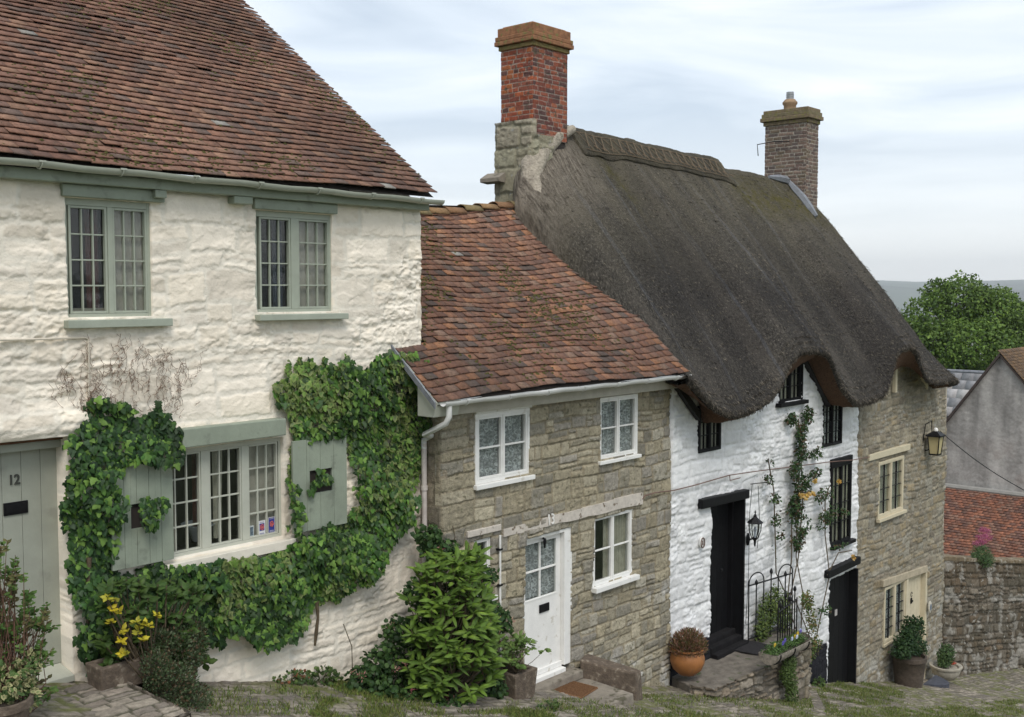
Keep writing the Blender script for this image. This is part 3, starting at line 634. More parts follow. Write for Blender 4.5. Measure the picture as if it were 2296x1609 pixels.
wd3, _ = window(HA, YA, w3, 3, 3, 4, .05, .018, .015, M['sagelight'], rec=.05, gl=gl3, head=.02, fd=.09, sill=(.0, .06, .10, .10), sillm=mat('sill_plaster', (.74, .69, .59), .8, .08, 6, 20, .3))
folded(wd3, 'curtain', gl3[2][0]-.02, gl3[2][1]+.04, YA+.125, w3[2], w3[3], M['curtain'], .004, .1)  # pane reflection put in as a grey-brown sheet
folded(wd3, 'curtain', gl3[1][0]+.11, gl3[1][0]+.24, YA+.16, w3[2]+.1, w3[3], M['drape'], .02, .06, .2)
folded(wd3, 'curtain', gl3[1][0]-.05, gl3[1][0]+.05, YA+.28, w3[2]+.1, w3[3], M['redcurtain'], .02, .06, .2)
lt = rect(408, 640, 957, 990, YA-.10); MB().beam((lt[0], lt[2]-.01), (lt[1], lt[2]+.0), YA-.12, YA+.10, lt[3]-lt[2]+.04, lt[3]-lt[2]+.03).build('lintel', M['sage'], HA, bevel=.012)
# shutters with a square hole
def shutter(r, h, Y0, n, name='shutter'):
    x0, x1, z0, z1 = r; m = MB(); e = [x0+(x1-x0)*i/n for i in range(n+1)]; e = sorted(set(e+[h[0], h[1]]))
    for a, b in zip(e[:-1], e[1:]):
        ga = .0015 if abs((a-x0)/(x1-x0)*n-round((a-x0)/(x1-x0)*n)) < 1e-6 else 0; gb = .0015 if abs((b-x0)/(x1-x0)*n-round((b-x0)/(x1-x0)*n)) < 1e-6 else 0
        if a >= h[0]-1e-6 and b <= h[1]+1e-6: m.box(a+ga, b-gb, Y0, Y0+.028, z0, h[2]); m.box(a+ga, b-gb, Y0, Y0+.028, h[3], z1)
        else: m.box(a+ga, b-gb, Y0, Y0+.028, z0, z1)
    s = m.build(name, M['sage'], HA, bevel=.002)
    for zz in (z0+.12, z1-.2): MB().box(x0+.02, x1-.02, Y0+.030, Y0+.05, zz, zz+.08).build('ledge_board', M['sage'], s)
    MB().box(h[0]-.01, h[1]+.01, Y0+.034, Y0+.040, h[2]-.01, h[3]+.01).build('backing', M['room'], s)
    return s
sl = rect(250, 389, 1042, 1270, YA-.10); slh = rect(294, 349, 1128, 1183, YA-.10); sl = (sl[0], sl[1], at(320, 1268, YA-.10)[2], at(320, 1035, YA-.10)[2])
shutter(sl, (slh[0], slh[1], slh[2], slh[3]), YA-.10, 5)
sr = rect(657, 778, 983, 1186, YA-.10); srh = rect(695, 745, 1053, 1104, YA-.10); shutter(sr, srh, YA-.10, 4)
# door 12
yd = YA+.22
m = MB(); x0 = 3.0; x1 = at(136, 1200, yd)[0]; n = 9; zd0 = at(120, 1490, yd)[2]; zd1 = at(80, 1005, yd)[2]
for i in range(n): a = x0+(x1-x0)*i/n; m.box(a+.0015, a+(x1-x0)/n-.0015, yd, yd+.04, zd0, zd1)
door = m.build('door', M['sageD'], HA, bevel=.002)
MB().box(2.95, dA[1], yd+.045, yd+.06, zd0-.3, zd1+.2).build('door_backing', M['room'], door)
fr = MB(); fr.box(x1+.003, dA[1]+.02, YA+.10, yd+.04, zd0-.03, zd1+.02); fr.box(2.9, dA[1], YA+.12, yd+.04, zd1, zd1+.07); fr.build('door_frame', M['sageD'], HA, bevel=.008)
MB().box(2.9, dA[1], YA+.08, yd+.03, zd1+.075, dA[3]+.05).build('lintel_gap_shadow', mat('brown_shadow', (.12, .06, .035), .9, .3, 9, 40, .5), HA)  # brown strip paints the shadow in the gap over the door
p = at(31, 1077, yd); textobj('house_number', '12', .125, (p[0], yd-.008, p[2]), mat('pewter', (.05, .052, .045), .5, .1, 8, 20, .1), door, sx=.85, bold=.002)
lb = rect(8, 63, 1122, 1158, yd-.01); q = MB().box(lb[0], lb[1], yd-.014, yd-.001, lb[2]+.015, lb[3]-.015); q.box(lb[0]+.015, lb[1]-.015, yd-.02, yd-.0142, lb[2]+.035, lb[3]-.035); q.build('letter_box', M['black'], door, bevel=.003)
zt = zd0; th = MB(); th.hexa([(3.0, YA-.05, zt-.11), (dA[1]-.01, YA-.05, zt-.11), (dA[1]-.01, yd, zt-.09), (3.0, yd, zt-.09), (3.0, YA-.05, zt-.05), (dA[1]-.01, YA-.05, zt-.05), (dA[1]-.01, yd, zt+.0), (3.0, yd, zt+.0)]); th.build('threshold', M['sagelight'], HA, bevel=.006)
st = root('doorstep', 'worn grey stone step under the sage green door 12', 'step', (4.1, 9.2, zt-.3))
MB().box(3.0, at(182, 1540, 9.05)[0], 9.02, YA+.2, zt-.34, zt-.115).build('step_slab', M['step'], st, bevel=.02)
# conduit and twigs on the wall
cp = MB(); cp.tube([at(-40, 764, YA-.035), at(100, 761, YA-.035), at(190, 757, YA-.035), at(198, 762, YA-.035), at(199, 800, YA-.035), at(199, 905, YA-.035)], .010, 6); cp.build('cable_pipe', M['oldwhite'] if False else mat('pipe_cream', (.62, .56, .46), .6, .1, 8, 30, .2), HA, smooth=True)
r = np.random.default_rng(12); tw = MB()
for k in range(300):
    x = r.uniform(130, 450) if k > 25 else r.uniform(190, 205); y = r.uniform(745, 945); ln = r.integers(4, 9)
    if ((x-290)/160)**2+((y-880)/95)**2 > r.uniform(.6, 1.3): continue
    pts = [at(x, y, YA-.03)]
    for j in range(ln):
        q = pts[-1]; pts.append((q[0]+r.normal(0, .022), YA-.028-r.random()*.02, q[2]+r.uniform(.004, .045)))
    tw.tube(pts, [.0018]*len(pts), 3, cap=False)
    for j in range(1, len(pts)-1):
        if r.random() < .6: q = pts[j]; tw.tube([q, (q[0]+r.normal(0, .02), q[1]-.012, q[2]+r.normal(0, .02))], .0026, 3)
tt = tw.build('dead_creeper', M['twig']); tag(tt, 'bare brown creeper twigs clinging to the cream wall below the left upper window', 'creeper')

# ================================================================ HOUSE B: small stone cottage, number 13
HB = root('house', 'small tan stone cottage with white door 13 and sagging orange tiled roof', 'house', (11.3, YB, G(11.3)))
b1 = rect(1064, 1186, 905, 1076, YB); b2 = rect(1341, 1428, 872, 1026, YB); b3 = rect(1329, 1418, 1150, 1303, YB); b0 = rect(1058, 1104, 1205, 1340, YB)
bd = rect(1170, 1281, 1190, 1520, YB); bd = (bd[0], bd[1], at(1225, 1524, YB)[2], at(1225, 1190, YB)[2])
SB = [(.36, .32, .235), (.33, .29, .205), (.40, .355, .26), (.28, .255, .195), (.34, .295, .205), (.24, .22, .175), (.38, .35, .28), (.30, .275, .23)]
def tintB(u, v, c):
    lowm = np.clip((-5.0-v+fbm(u, v, 1.5, 31, 4)*1.5)*2.2, 0, 1)*np.clip((u-11.9)*2, 0, 1); lm = lowm[..., None]*np.clip(.3+fbm(u, v, 9, 33, 3)*3, 0, 1)[..., None]
    return c*(1-lm)+np.array((.50, .49, .46))*lm
bb = lambda u, v: fbm(u, v, .9, 44, 3)*.05
relief('wall', HB, 8.86, XB, -6.7, -1.22, .0125, facade(YB), [ins(b1)+(.16,), ins(b2)+(.16,), ins(b3)+(.16,), ins(b0)+(.2,), (bd[0]+.03, bd[1]-.03, bd[2]-.2, bd[3]-.03, .25)], (.13, .30), (.13, .40), .030,
       SB, (.275, .235, .16), M['stone'], seed=8, warp=.035, gap=.013, rough=.0040, split=.42, tint=tintB, bulge=bb, minw0=(.35, .6))
relief('return_wall', HB, 9.0, YA+.05, -6.0, -1.25, .02, lambda u, v, h: (8.86-h+.01, u+0*h, v+0*h), [], (.25, .36), (.4, .7), .02, [(.26, .22, .16), (.22, .19, .14)], (.2, .17, .12), M['stone'], seed=9, warp=.02, gap=.02)  # side stones coloured darker than the front: shade put into the colour
GB = math.radians(40.9)
def sagB(x, s):
    x = np.asarray(x, float); s = np.asarray(s, float)
    return -.27*np.clip(s/3.95, 0, 1)**1.5*np.clip((13.6-x)/2.5, 0, 1.1)+fbm(x, s, .8, 25, 2)*.085-.02
clay = [(.225, .112, .070), (.205, .10, .065), (.18, .092, .064), (.25, .125, .076), (.155, .088, .066), (.215, .115, .078), (.31, .15, .082), (.12, .085, .070), (.24, .148, .105), (.19, .10, .070), (.225, .12, .08)]
rb = tiles('roof', HB, 8.47, 13.66, (8.66, -1.19), GB, 4.0, .175, .118, .014, clay, M['tileB'], seed=6, sag=sagB, lift=.042, jit=1.3,
           clip=lambda x, s: (8.66+s*math.cos(GB) < YA-.06) | (x > XA+.08))
moss_on(rb, 1500, 8.9, 13.6, (8.66, -1.19), GB, 3.9, 79, sagB, (.007, .026))
dk = MB(); c, s_ = math.cos(GB), math.sin(GB)
for xa, xb_, sa, sb in ((8.48, XA+.06, 0, .85), (XA+.02, 13.64, 0, 4.0)):
    K = 14
    for i in range(K):
        for j in range(6):
            q = []
            for a, b in ((i, j), (i+1, j), (i+1, j+1), (i, j+1)):
                x = xa+(xb_-xa)*a/K; s = sa+(sb-sa)*b/6; q.append((x, 8.66+s*c, -1.215+s*s_+float(sagB(x, s))))
            dk.poly(q)
dk.poly([(XA, 11.68, 1.2), (14, 11.68, 1.4), (14, 14.6, -1.3), (XA, 14.6, -1.3)]); dk.build('roof_deck', bpy.data.materials['roof_felt'], rb)
for i in range(13):       # ridge tiles
    x = 9.0+i*.37; q = MB(); zz = lambda x: -1.19+4.0*s_+float(sagB(x, 3.95))+.0
    K = 8; V = []
    for a in range(2):
        xx = x+a*.385
        for k in range(K+1): t = math.pi*(.05+.9*k/K); V.append((xx, 8.66+4.0*c+.02-(.125+.008*a)*math.cos(t), zz(x+.18)-.03+(.10+.008*a)*math.sin(t)+RNG.normal(0, .003)))
    F = [(k, k+K+1, k+K+2, k+1) for k in range(K)]
    mesh_np('ridge_tile', np.array(V), F, M['tileB'], rb, col=np.tile(np.array([(.25, .15, .07), (.22, .12, .06), (.20, .15, .07)])[i % 3], (len(V), 1)), smooth=True).modifiers.new('s', 'SOLIDIFY').thickness = -.014
# verge underside + white soffit box
vb = MB(); vb.prism([(8.47, 8.66, -1.25), (8.47, 9.33, -.67), (8.47, 9.33, -.76), (8.47, 8.98, -1.05), (8.47, 8.98, -1.42), (8.47, 8.72, -1.42)], (.39, 0, 0)); vb.build('soffit_box', M['oldwhite'] if False else M['sagelight'], HB, bevel=.006)
MB().prism([(8.43, 8.64, -1.235), (8.43, 9.36, -.61), (8.43, 9.36, -.69), (8.43, 8.64, -1.31)], (-.02, 0, 0)).build('verge_board', M['lead'], HB)
MB().box(8.87, XB-.02, 8.86, 9.02, -1.44, -1.30).build('fascia', mat('dull_white_paint', (.48, .45, .38), .7, .1, 6, 30, .3), HB, bevel=.006)
g = gutter(HB, (8.52, 8.62, -1.235), (13.62, 8.62, -1.215), .058, M['upvc'], brackets=7)
pz = -1.29
dp = MB(); px_ = at(955, 1000, YA-.12)[0]-.04; y0p = YA-.13
dp.tube([(8.62, 8.62, pz), (8.62, 8.62, pz-.12), (8.61, 8.66, pz-.20), (8.60, 9.0, pz-.36), (px_, 9.10, pz-.40), (px_, y0p, pz-.46), (px_, y0p, pz-.56)], .034, 12)
dp.build('swan_neck', M['upvc'], g, smooth=True)
pp = MB(); pp.tube([(px_, y0p, pz-.5), (px_, y0p, -4.6)], .033, 12); 
for z in (-2.35, -3.6): pp.tube([(px_, y0p, z), (px_, y0p, z+.05)], .043, 12)
pp.build('downpipe', mat('pipe_dirty', (.56, .50, .46), .5, .12, 8, 20, .2), HB, smooth=True)
# windows of B
wd, gl = window(HB, YB, (b1[0], b1[1], b1[2], at(1125, 922, YB)[2]), 2, 1, 2, .045, .028, .022, M['white'], rec=-.015, mull=.012, fd=.1, sill=(.03, .05, .06, .07))
folded(wd, 'curtain', gl[0][0], gl[1][1], YB+.07, b1[2], b1[3]-.1, M['lace'], .012, .09)
wd, gl = window(HB, YB, (b2[0], b2[1], b2[2], at(1385, 888, YB)[2]), 2, 1, 2, .04, .026, .02, M['white'], rec=-.015, mull=.012, fd=.1, sill=(.03, .03, .05, .07))
folded(wd, 'curtain', gl[0][0], gl[1][1], YB+.07, b2[2], b2[3]-.1, M['lace'], .012, .09)
for r in (b1, b2): MB().box(r[0]-.012, r[1]+.012, YB-.045, YB+.05, r[3]-.09, -1.43).build('head_board', M['white'], HB, bevel=.005)
wd, gl = window(HB, YB, b3, 2, 1, 2, .038, .022, .02, M['white'], rec=0, mull=.012, fd=.1, sill=(.02, .07, .07, .09))
folded(wd, 'curtain', gl[0][1]-.10, gl[0][1]+.03, YB+.10, b3[2], b3[3], M['drape'], .015, .06)
folded(wd, 'curtain', gl[1][0]+.12, gl[1][1], YB+.10, b3[2], b3[3], M['drape'], .015, .06)
wd, gl = window(HB, YB, b0, 1, 1, 2, .04, .03, .022, M['white'], rec=.02, fd=.1, sill=(.02, .03, .06, .07))
MB().box(gl[0][0], gl[0][1], YB+.16, YB+.165, b0[2], b0[3]).build('obscure_glass', mat('obscure_glass', (.16, .20, .20), .25, .2, 30, 60, .5), wd)
l0 = at(1047, 1207, YB-.03); l1 = at(1122, 1191, YB-.03); MB().beam((l0[0], l0[2]-.0), (l1[0], l1[2]+.01), YB-.05, YB+.06, .08).build('lintel', M['oldwhite'], HB, bevel=.008)
# long beam
q0 = at(1130, 1204, YB-.04); q1 = at(1440, 1130, YB-.04); m = MB(); K = 14; r = np.random.default_rng(4)
prev = None
for i in range(K+1):
    t = i/K; x = q0[0]+(q1[0]-q0[0])*t; zb_ = q0[2]+(q1[2]-q0[2])*t+r.normal(0, .006); h = .10+.07*t+r.normal(0, .005); yy = YB-.05+r.normal(0, .004)
    cur = ((x, yy, zb_), (x, YB+.08, zb_), (x, YB+.08, zb_+h), (x, yy, zb_+h))
    if prev: n = len(m.v); m.v += list(prev)+list(cur); m.f += [(n+j, n+(j+1) % 4, n+4+(j+1) % 4, n+4+j) for j in range(4)]+([(n+3, n+2, n+1, n)] if i == 1 else [])+([(n+4, n+5, n+6, n+7)] if i == K else [])
    prev = cur
m.build('beam', M['oldwhite'], HB)
p = at(1235, 1166, YB-.06); textobj('house_number', '13', .20, (p[0], YB-.062, p[2]), M['white'], HB, sx=.78, ext=.008)
# door 13
yd = YB+.06; m = MB(); fw = .085; m.box(bd[0], bd[0]+fw*.7, yd-.07, yd+.08, bd[2]+.1, bd[3]); m.box(bd[1]-fw*1.9, bd[1], yd-.07, yd+.08, bd[2]+.1, bd[3]); m.box(bd[0]+fw*.7, bd[1]-fw*1.9, yd-.07, yd+.08, bd[3]-.08, bd[3])
m.box(bd[0]+fw*.7, bd[1]-fw*1.9, yd-.10, yd+.08, bd[2]+.02, bd[2]+.08); m.build('door_frame', M['white'], HB, bevel=.006)
x0, x1 = bd[0]+fw*.7+.003, bd[1]-fw*1.9-.003; z0, z1 = bd[2]+.085, bd[3]-.083; zg0 = at(1217, 1338, YB+.05)[2]; zg1 = z1-.07
m = MB(); m.box(x0, x0+.05, yd, yd+.04, z0, z1); m.box(x1-.09, x1, yd, yd+.04, z0, z1); m.box(x0+.05, x1-.09, yd, yd+.04, zg1, z1); m.box(x0+.05, x1-.09, yd, yd+.04, z0, zg0)
xm = (x0+.05+x1-.09)/2; zm = (zg0+zg1)/2; m.box(xm-.012, xm+.012, yd+.004, yd+.036, zg0, zg1); m.box(x0+.05, x1-.09, yd+.006, yd+.034, zm-.012, zm+.012); m.box(x0, x1, yd-.03, yd-.002, z0, z0+.07)
m.box(x0+.04, x1-.08, yd-.006, yd-.0005, zg0-.02, zg0)
door = m.build('door', M['white'], HB, bevel=.004)
MB().box(x0+.05, x1-.09, yd+.02, yd+.023, zg0, zg1).build('pane', M['glass'], door); folded(door, 'curtain', x0+.04, x1-.08, yd+.06, zg0, zg1, M['lace'], .014, .07)
MB().box(x0-.1, x1+.2, yd+.5, yd+.52, z0-.2, z1+.2).build('room_dark_panel', M['room'], door)  # dark sheet paints the unlit room behind the door glass
lb = rect(1208, 1230, 1352, 1374, yd); MB().box(lb[0], lb[1], yd-.02, yd-.001, lb[2]+.01, lb[3]-.01).build('letter_box', M['black'], door, bevel=.012)
p = at(1219, 1215, yd-.03); kn = MB(); kn.tube([(p[0], yd-.015, p[2]+.07), (p[0], yd-.03, p[2]+.03)], [.012, .014], 8); kn.lathe((p[0], yd-.05, p[2]-.09), [(.002, 0), (.012, .015), (.015, .05), (.02, .07), (.024, .10), (.018, .13), (.006, .14)], 10, 1.2, .6); kn.build('door_knocker', M['black'], door, smooth=True)
# thin white pipe
x = at(1120, 1350, YB-.05)[0]; z1 = at(1122, 1200, YB-.05)[2]; z0 = G(x)-.05; pp = MB(); pp.tube([(x, YB-.06, z1), (x, YB-.06, z0)], .015, 8); pi = pp.build('waste_pipe', M['white'], HB, smooth=True)
for y in (1232, 1312, 1392): z = at(1120, y, YB-.05)[2]; MB().box(x-.03, x+.03, YB-.08, YB, z-.012, z+.012).build('pipe_clip', M['iron'], pi)
# cable that runs along the fronts
cb = MB(); cb.tube([at(1440, 1120, 8.95), at(1446, 1112, 8.94), at(1470, 1105, 8.93), at(1512, 1100, 8.93), at(1560, 1088, 8.93), at(1636, 1066, 8.93), at(1690, 1058, 8.92), at(1800, 1044, 8.92), at(1862, 1036, 8.92), at(1912, 1032, 8.92), at(1950, 1025, 8.92)], .009, 5)
cb.tube([at(1636, 1066, 8.93), at(1637, 1078, 8.93), at(1660, 1072, 8.93)], .008, 5)
tag(cb.build('cable', mat('brown_cable', (.17, .10, .08), .7, .2, 9, 30, .1), smooth=True), 'thin brown cable strung from the beam over door 13 across the white cottage', 'cable')

# ================================================================ THATCHED COTTAGES C (white) and D (stone)
HC = root('house', 'white painted cottage with black windows and doors under a heavy thatched roof', 'house', (17, YC, G(17)))
HD = root('house', 'rough stone cottage with cream window and cream door below the lowest thatch', 'house', (23, YD, G(23)))
lipk = [(1538, 852), (1560, 880), (1580, 902), (1605, 925), (1650, 942), (1700, 925), (1735, 900), (1757, 870), (1775, 825), (1793, 799), (1830, 793), (1857, 799), (1873, 830), (1890, 875), (1920, 915), (1960, 906), (1985, 893), (1998, 860), (2008, 815), (2025, 789), (2050, 787), (2065, 815), (2080, 858), (2104, 866), (2134, 857)]
YL = 8.45
LX = np.array([at(x, y, YL)[0] for x, y in lipk]); LZ = np.array([at(x, y, YL)[2] for x, y in lipk])
def zlip(x):
    k = np.linspace(-.13, .13, 7); return np.mean([np.interp(x+d, LX, LZ) for d in k], axis=0)
inx = [(13.6, -1.32), (14.0, -1.42), (14.5, -1.72), (14.62, -2.05), (15.6, -2.1), (16.3, -1.98), (16.9, -1.75)]
ap = at(1795, 795, 8.98); r1 = at(1850, 905, 8.98); ap2 = at(2030, 787, 8.98); r2 = at(2087, 872, 8.98)
inx += [(ap[0], ap[2]), (r1[0], r1[2]), (r1[0]+.5, -2.12), (21.1, -2.18), (ap2[0], ap2[2]), (r2[0], r2[2]), (25.3, -2.1)]
IX = np.array([q[0] for q in inx]); IZ = np.array([q[1] for q in inx])
def zin(x): return np.interp(x, IX, IZ)
clipT = lambda u, v: v < zin(u)+.22
c1 = rect(1565, 1614, 908, 1012, YC); c3 = rect(1843, 1886, 892, 999, YC); c4 = rect(1862, 1906, 1040, 1216, YC)
cdm = (at(1745, 850, YC)[0], at(1794, 850, YC)[0], at(1770, 900, YC)[2], at(1793, 805, YC)[2])
cd1 = (at(1592, 1300, YC)[0], at(1661, 1300, YC)[0], -6.1, at(1626, 1128, YC)[2]); cd2 = (at(1860, 1400, YC)[0], at(1915, 1400, YC)[0], -8.2, at(1888, 1288, YC)[2])
WW = [(.75, .75, .745), (.72, .72, .72), (.78, .78, .775)]
def plinth(u, v, c):
    zb = np.interp(u, [13.7, 14.3, 14.9, 16, 17.6, 19.25, 19.4, 20.3, 20.5], [-5.40, -5.5, -5.55, -6.0, -6.48, -6.72, -9, -9, -9])+fbm(u, v, 3, 5, 2)*.05
    k = (v < zb)[..., None]; return np.where(k, np.array((.02, .02, .024)), c)
relief('wall', HC, XB, XC, -8.3, -.9, .016, facade(YC), [ins(c1)+(.14,), ins(c3)+(.14,), ins(c4)+(.14,), ins(cdm, .01)+(.12,), cd1+(.30,), cd2+(.20,)], (.10, .24), (.16, .55), .018, WW, (.73, .73, .73),
       M['whitewash'], chip=.011, seed=14, warp=.05, gap=.02, rough=.007, split=.3, soft=1.6, clip=clipT, tint=plinth, bulge=lambda u, v: fbm(u, v, .9, 48, 3)*.07)
d1w = rect(1966, 2022, 1030, 1153, YD); dwx0 = at(1979, 1370, YD)[0]; dwx1 = at(2072, 1370, YD)[0]
ddz1 = at(2025, 1296, YD)[2]; dwz0 = at(2000, 1432, YD)[2]; dmx = at(2026, 1370, YD)[0]
SD = [(.285, .245, .175), (.25, .215, .155), (.32, .28, .205), (.235, .20, .15), (.29, .235, .15), (.30, .275, .22)]
def tintD(u, v, c):
    lm = (np.clip((-6.9-v+fbm(u, v, 1.2, 31, 4)*1.2)*1.2, 0, 1)*np.clip(.25+fbm(u, v, 6, 33, 3)*3, 0, 1))[..., None]
    return c*(1-lm)+np.array((.40, .385, .34))*lm
relief('wall', HD, XC, XD, -9.6, -.9, .024, facade(YD), [ins(d1w)+(.14,), (dwx0+.02, dmx, dwz0, ddz1, .14), (dmx, dwx1-.02, -9.5, ddz1, .14)], (.09, .21), (.11, .36), .04,
       SD, (.27, .245, .19), M['stone2'], seed=18, warp=.045, gap=.015, rough=.006, split=.35, clip=clipT, tint=tintD, bulge=lambda u, v: fbm(u, v, .7, 58, 3)*.10)
m = MB(); m.poly([(XD, YD+.0, -9.6), (XD, 14.5, -9.6), (XD, 14.5, -2), (XD, 11.9, 1.2), (XD, YD+.0, -1.9)]); m.poly([(XB+.02, YD+.6, -7), (XB+.02, 14.5, -7), (XB+.02, 14.5, -1.5), (XB+.02, 11.9, 2.2), (XB+.02, YD+.6, -1.2)])
m.poly([(XB, 14.5, -9), (XD, 14.5, -9), (XD, 14.5, -1.5), (XB, 14.5, -1.5)]); m.build('side_wall', bpy.data.materials['limewash_plain'], HC)
# ---- thatch
TX0, TX1 = 13.36, 24.38
nu = 330; us = np.linspace(0, 1, nu); xs = TX0+(TX1-TX0)*us
YR, ZR = 11.95, 2.80
prof = 64; P = []; UV = []; CC = []
rows = []
def thatch_section(x):
    zl = float(zlip(min(max(x, LX[0]+.02), LX[-1]-.02))); zi = float(zin(x))
    zr = ZR-.02*(x-15)-.10*(1/(1+math.exp(-(x-19.75)*14)))
    yl = YL+.03
    # outer surface: steep plane, easing outwards over each dormer
    lobe = -2.05-.01*(x-14); lf = max(0, zl-lobe)                 # how far the eave is lifted here
    p0 = np.array([YR-.10, zr]); p3 = np.array([yl, zl+.13])
    full = np.array([yl, lobe+.13]); dirn = (full-p0)
    p1 = p0+dirn*.36+np.array([-.05, .20]); p2 = full-dirn*.30+np.array([-.03, .10+lf*.80])
    p1 = p1+np.array([0, lf*.05])
    pts = []
    for t in np.linspace(0, 1, 44): pts.append((1-t)**3*p0+3*(1-t)**2*t*p1+3*(1-t)*t*t*p2+t**3*p3)
    pts = np.array(pts)
    # rolled-over ends
    vv = np.linspace(0, 1, 44)
    def roll(d, wdt, h):
        if d >= wdt: return 0.
        q = max(0., d)/wdt; return h*(1-math.sqrt(max(0, 1-(1-q)**2.2)))
    dl = roll(x-TX0, 1.55, 1.0); dr = roll(TX1-x, 1.9, .85)
    fall_l = np.interp(vv, [0, .12, .7, .9, 1], [1.25, 1.15, 1.05, .55, .0]); fall_r = np.interp(vv, [0, .2, .8, 1], [1.3, 1.0, .75, .12])
    pts[:, 1] -= dl*fall_l+dr*fall_r
    # lip and underside
    e = pts[-1]; yi = 8.99; zb = zl
    if dr > 0: zb -= dr*.12
    lip = [np.array([e[0]-.022, e[1]-.035]), np.array([e[0]-.030, e[1]-.065]), np.array([e[0]-.022, zb+.03]), np.array([e[0]-.003, zb+.008]), np.array([e[0]+.025, zb-.002])]
    und = [np.array([e[0]+.025+(yi-e[0]-.025)*t, zb+(zi-zb)*t-.03*math.sin(math.pi*t)]) for t in np.linspace(.15, 1, 7)]
    top = [np.array([YR+2.6, zr-3.3-dl-dr]), np.array([YR+1.2, zr-1.35-dl-dr]), np.array([YR+.5, zr-.45-dl*1.25-dr*1.3]), np.array([YR+.15, zr-.05-dl*1.25-dr*1.3]), np.array([YR+.03, zr+.02-dl*1.25-dr*1.3])]
    return top, pts, lip, und
V = []; UVs = []; C = []; secs = []
for i, x in enumerate(xs):
    top, pts, lip, und = thatch_section(x); secs.append((top, pts, lip, und))
    al = np.array(top+list(pts)+lip); sl = np.concatenate([[0], np.cumsum(np.hypot(*np.diff(al, axis=0).T))])
    nx = fbm(np.full(len(al), x), sl, 2.5, 91, 4)*.035+fbm(np.full(len(al), x)*.8, sl*.25, 3, 95, 3)*.045
    fade = np.ones(len(al))
    fs = sl-sl[5]; xw = np.where(np.arange(len(al)) < 5, max(x, 14.25), x)-.36*np.clip((15.0-x)/1.6, 0, 1)*np.clip(fs/.5, 0, 1)*np.clip(1-(fs-1.2)/2.8, 0, 1)
    V.append(np.stack([np.full(len(al), 1.)*xw, al[:, 0]-nx*.7, al[:, 1]+nx*.5], 1)); UVs.append(np.stack([np.full(len(al), x), sl], 1))
    moss = np.clip(1-abs(sl-4.3)/.35, 0, 1)*.0
    d = np.clip((x-19.2)/.8, 0, 1)*np.clip((23.9-x)/.8, 0, 1)*np.clip(1-abs(fs-.85)/.75, 0, 1)+.9*np.exp(-((x-15.2-(fs-.6)*.16)/.17)**2)*np.clip(1-abs(fs-1.1)/.9, 0, 1)+.3*np.clip(1-abs(fs-.2)/.25, 0, 1)
    st = np.clip((15.0-x)/.6, 0, 1)*np.clip((2.0-fs)/1.2, 0, 1)*np.clip((fs+.4)*4, 0, 1)
    C.append(np.stack([np.clip(d, 0, 1), st*.9, np.clip((3.6-fs)/2.6, 0, 1)], 1))
V = np.array(V); k = V.shape[1]; idx = np.arange(nu*k).reshape(nu, k)
F = np.stack([idx[:-1, :-1], idx[:-1, 1:], idx[1:, 1:], idx[1:, :-1]], -1).reshape(-1, 4)
roofT = mesh_np('roof', V.reshape(-1, 3), F, M['thatch'], HC, col=np.array(C).reshape(-1, 3), smooth=True, uv=np.array(UVs).reshape(-1, 2))
V2 = np.array([[(x, q[0], q[1]) for q in [s[2][-1]]+s[3]] for x, s in zip(xs, secs)]); k2 = V2.shape[1]; idx2 = np.arange(nu*k2).reshape(nu, k2)
V2[:, 1:-1, 2] += fbm(V2[:, 1:-1, 0], V2[:, 1:-1, 1], 14, 3, 3)*.03
F2 = np.stack([idx2[:-1, :-1], idx2[:-1, 1:], idx2[1:, 1:], idx2[1:, :-1]], -1).reshape(-1, 4)
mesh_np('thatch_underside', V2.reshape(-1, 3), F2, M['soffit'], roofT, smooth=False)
for e, dx in ((0, .10), (-1, -.10)):      # closing skirts at both ends
    col_ = V[e]; inner = col_.copy(); inner[:, 0] += dx; inner[:, 2] -= .16; inn2 = inner.copy(); inn2[:, 0] += dx*2; kf = np.clip((44-np.arange(k))/12, .05, 1); inner[:, 2] += .16*(1-kf); inn2[:, 2] = col_[:, 2]-.9*kf; inn2[:, 1] += .1
    W = np.stack([col_, inner, inn2], 0); ii = np.arange(3*k).reshape(3, k); ff = np.stack([ii[:-1, :-1], ii[:-1, 1:], ii[1:, 1:], ii[1:, :-1]], -1).reshape(-1, 4)
    mesh_np('thatch_end', W.reshape(-1, 3), ff, M['thatch'], roofT, col=np.tile((0, 0, 0.), (3*k, 1)), smooth=True, uv=np.stack([W[..., 0].ravel()+np.repeat([0, .2, .6], k), np.tile(np.arange(k)*.06, 3)], 1))
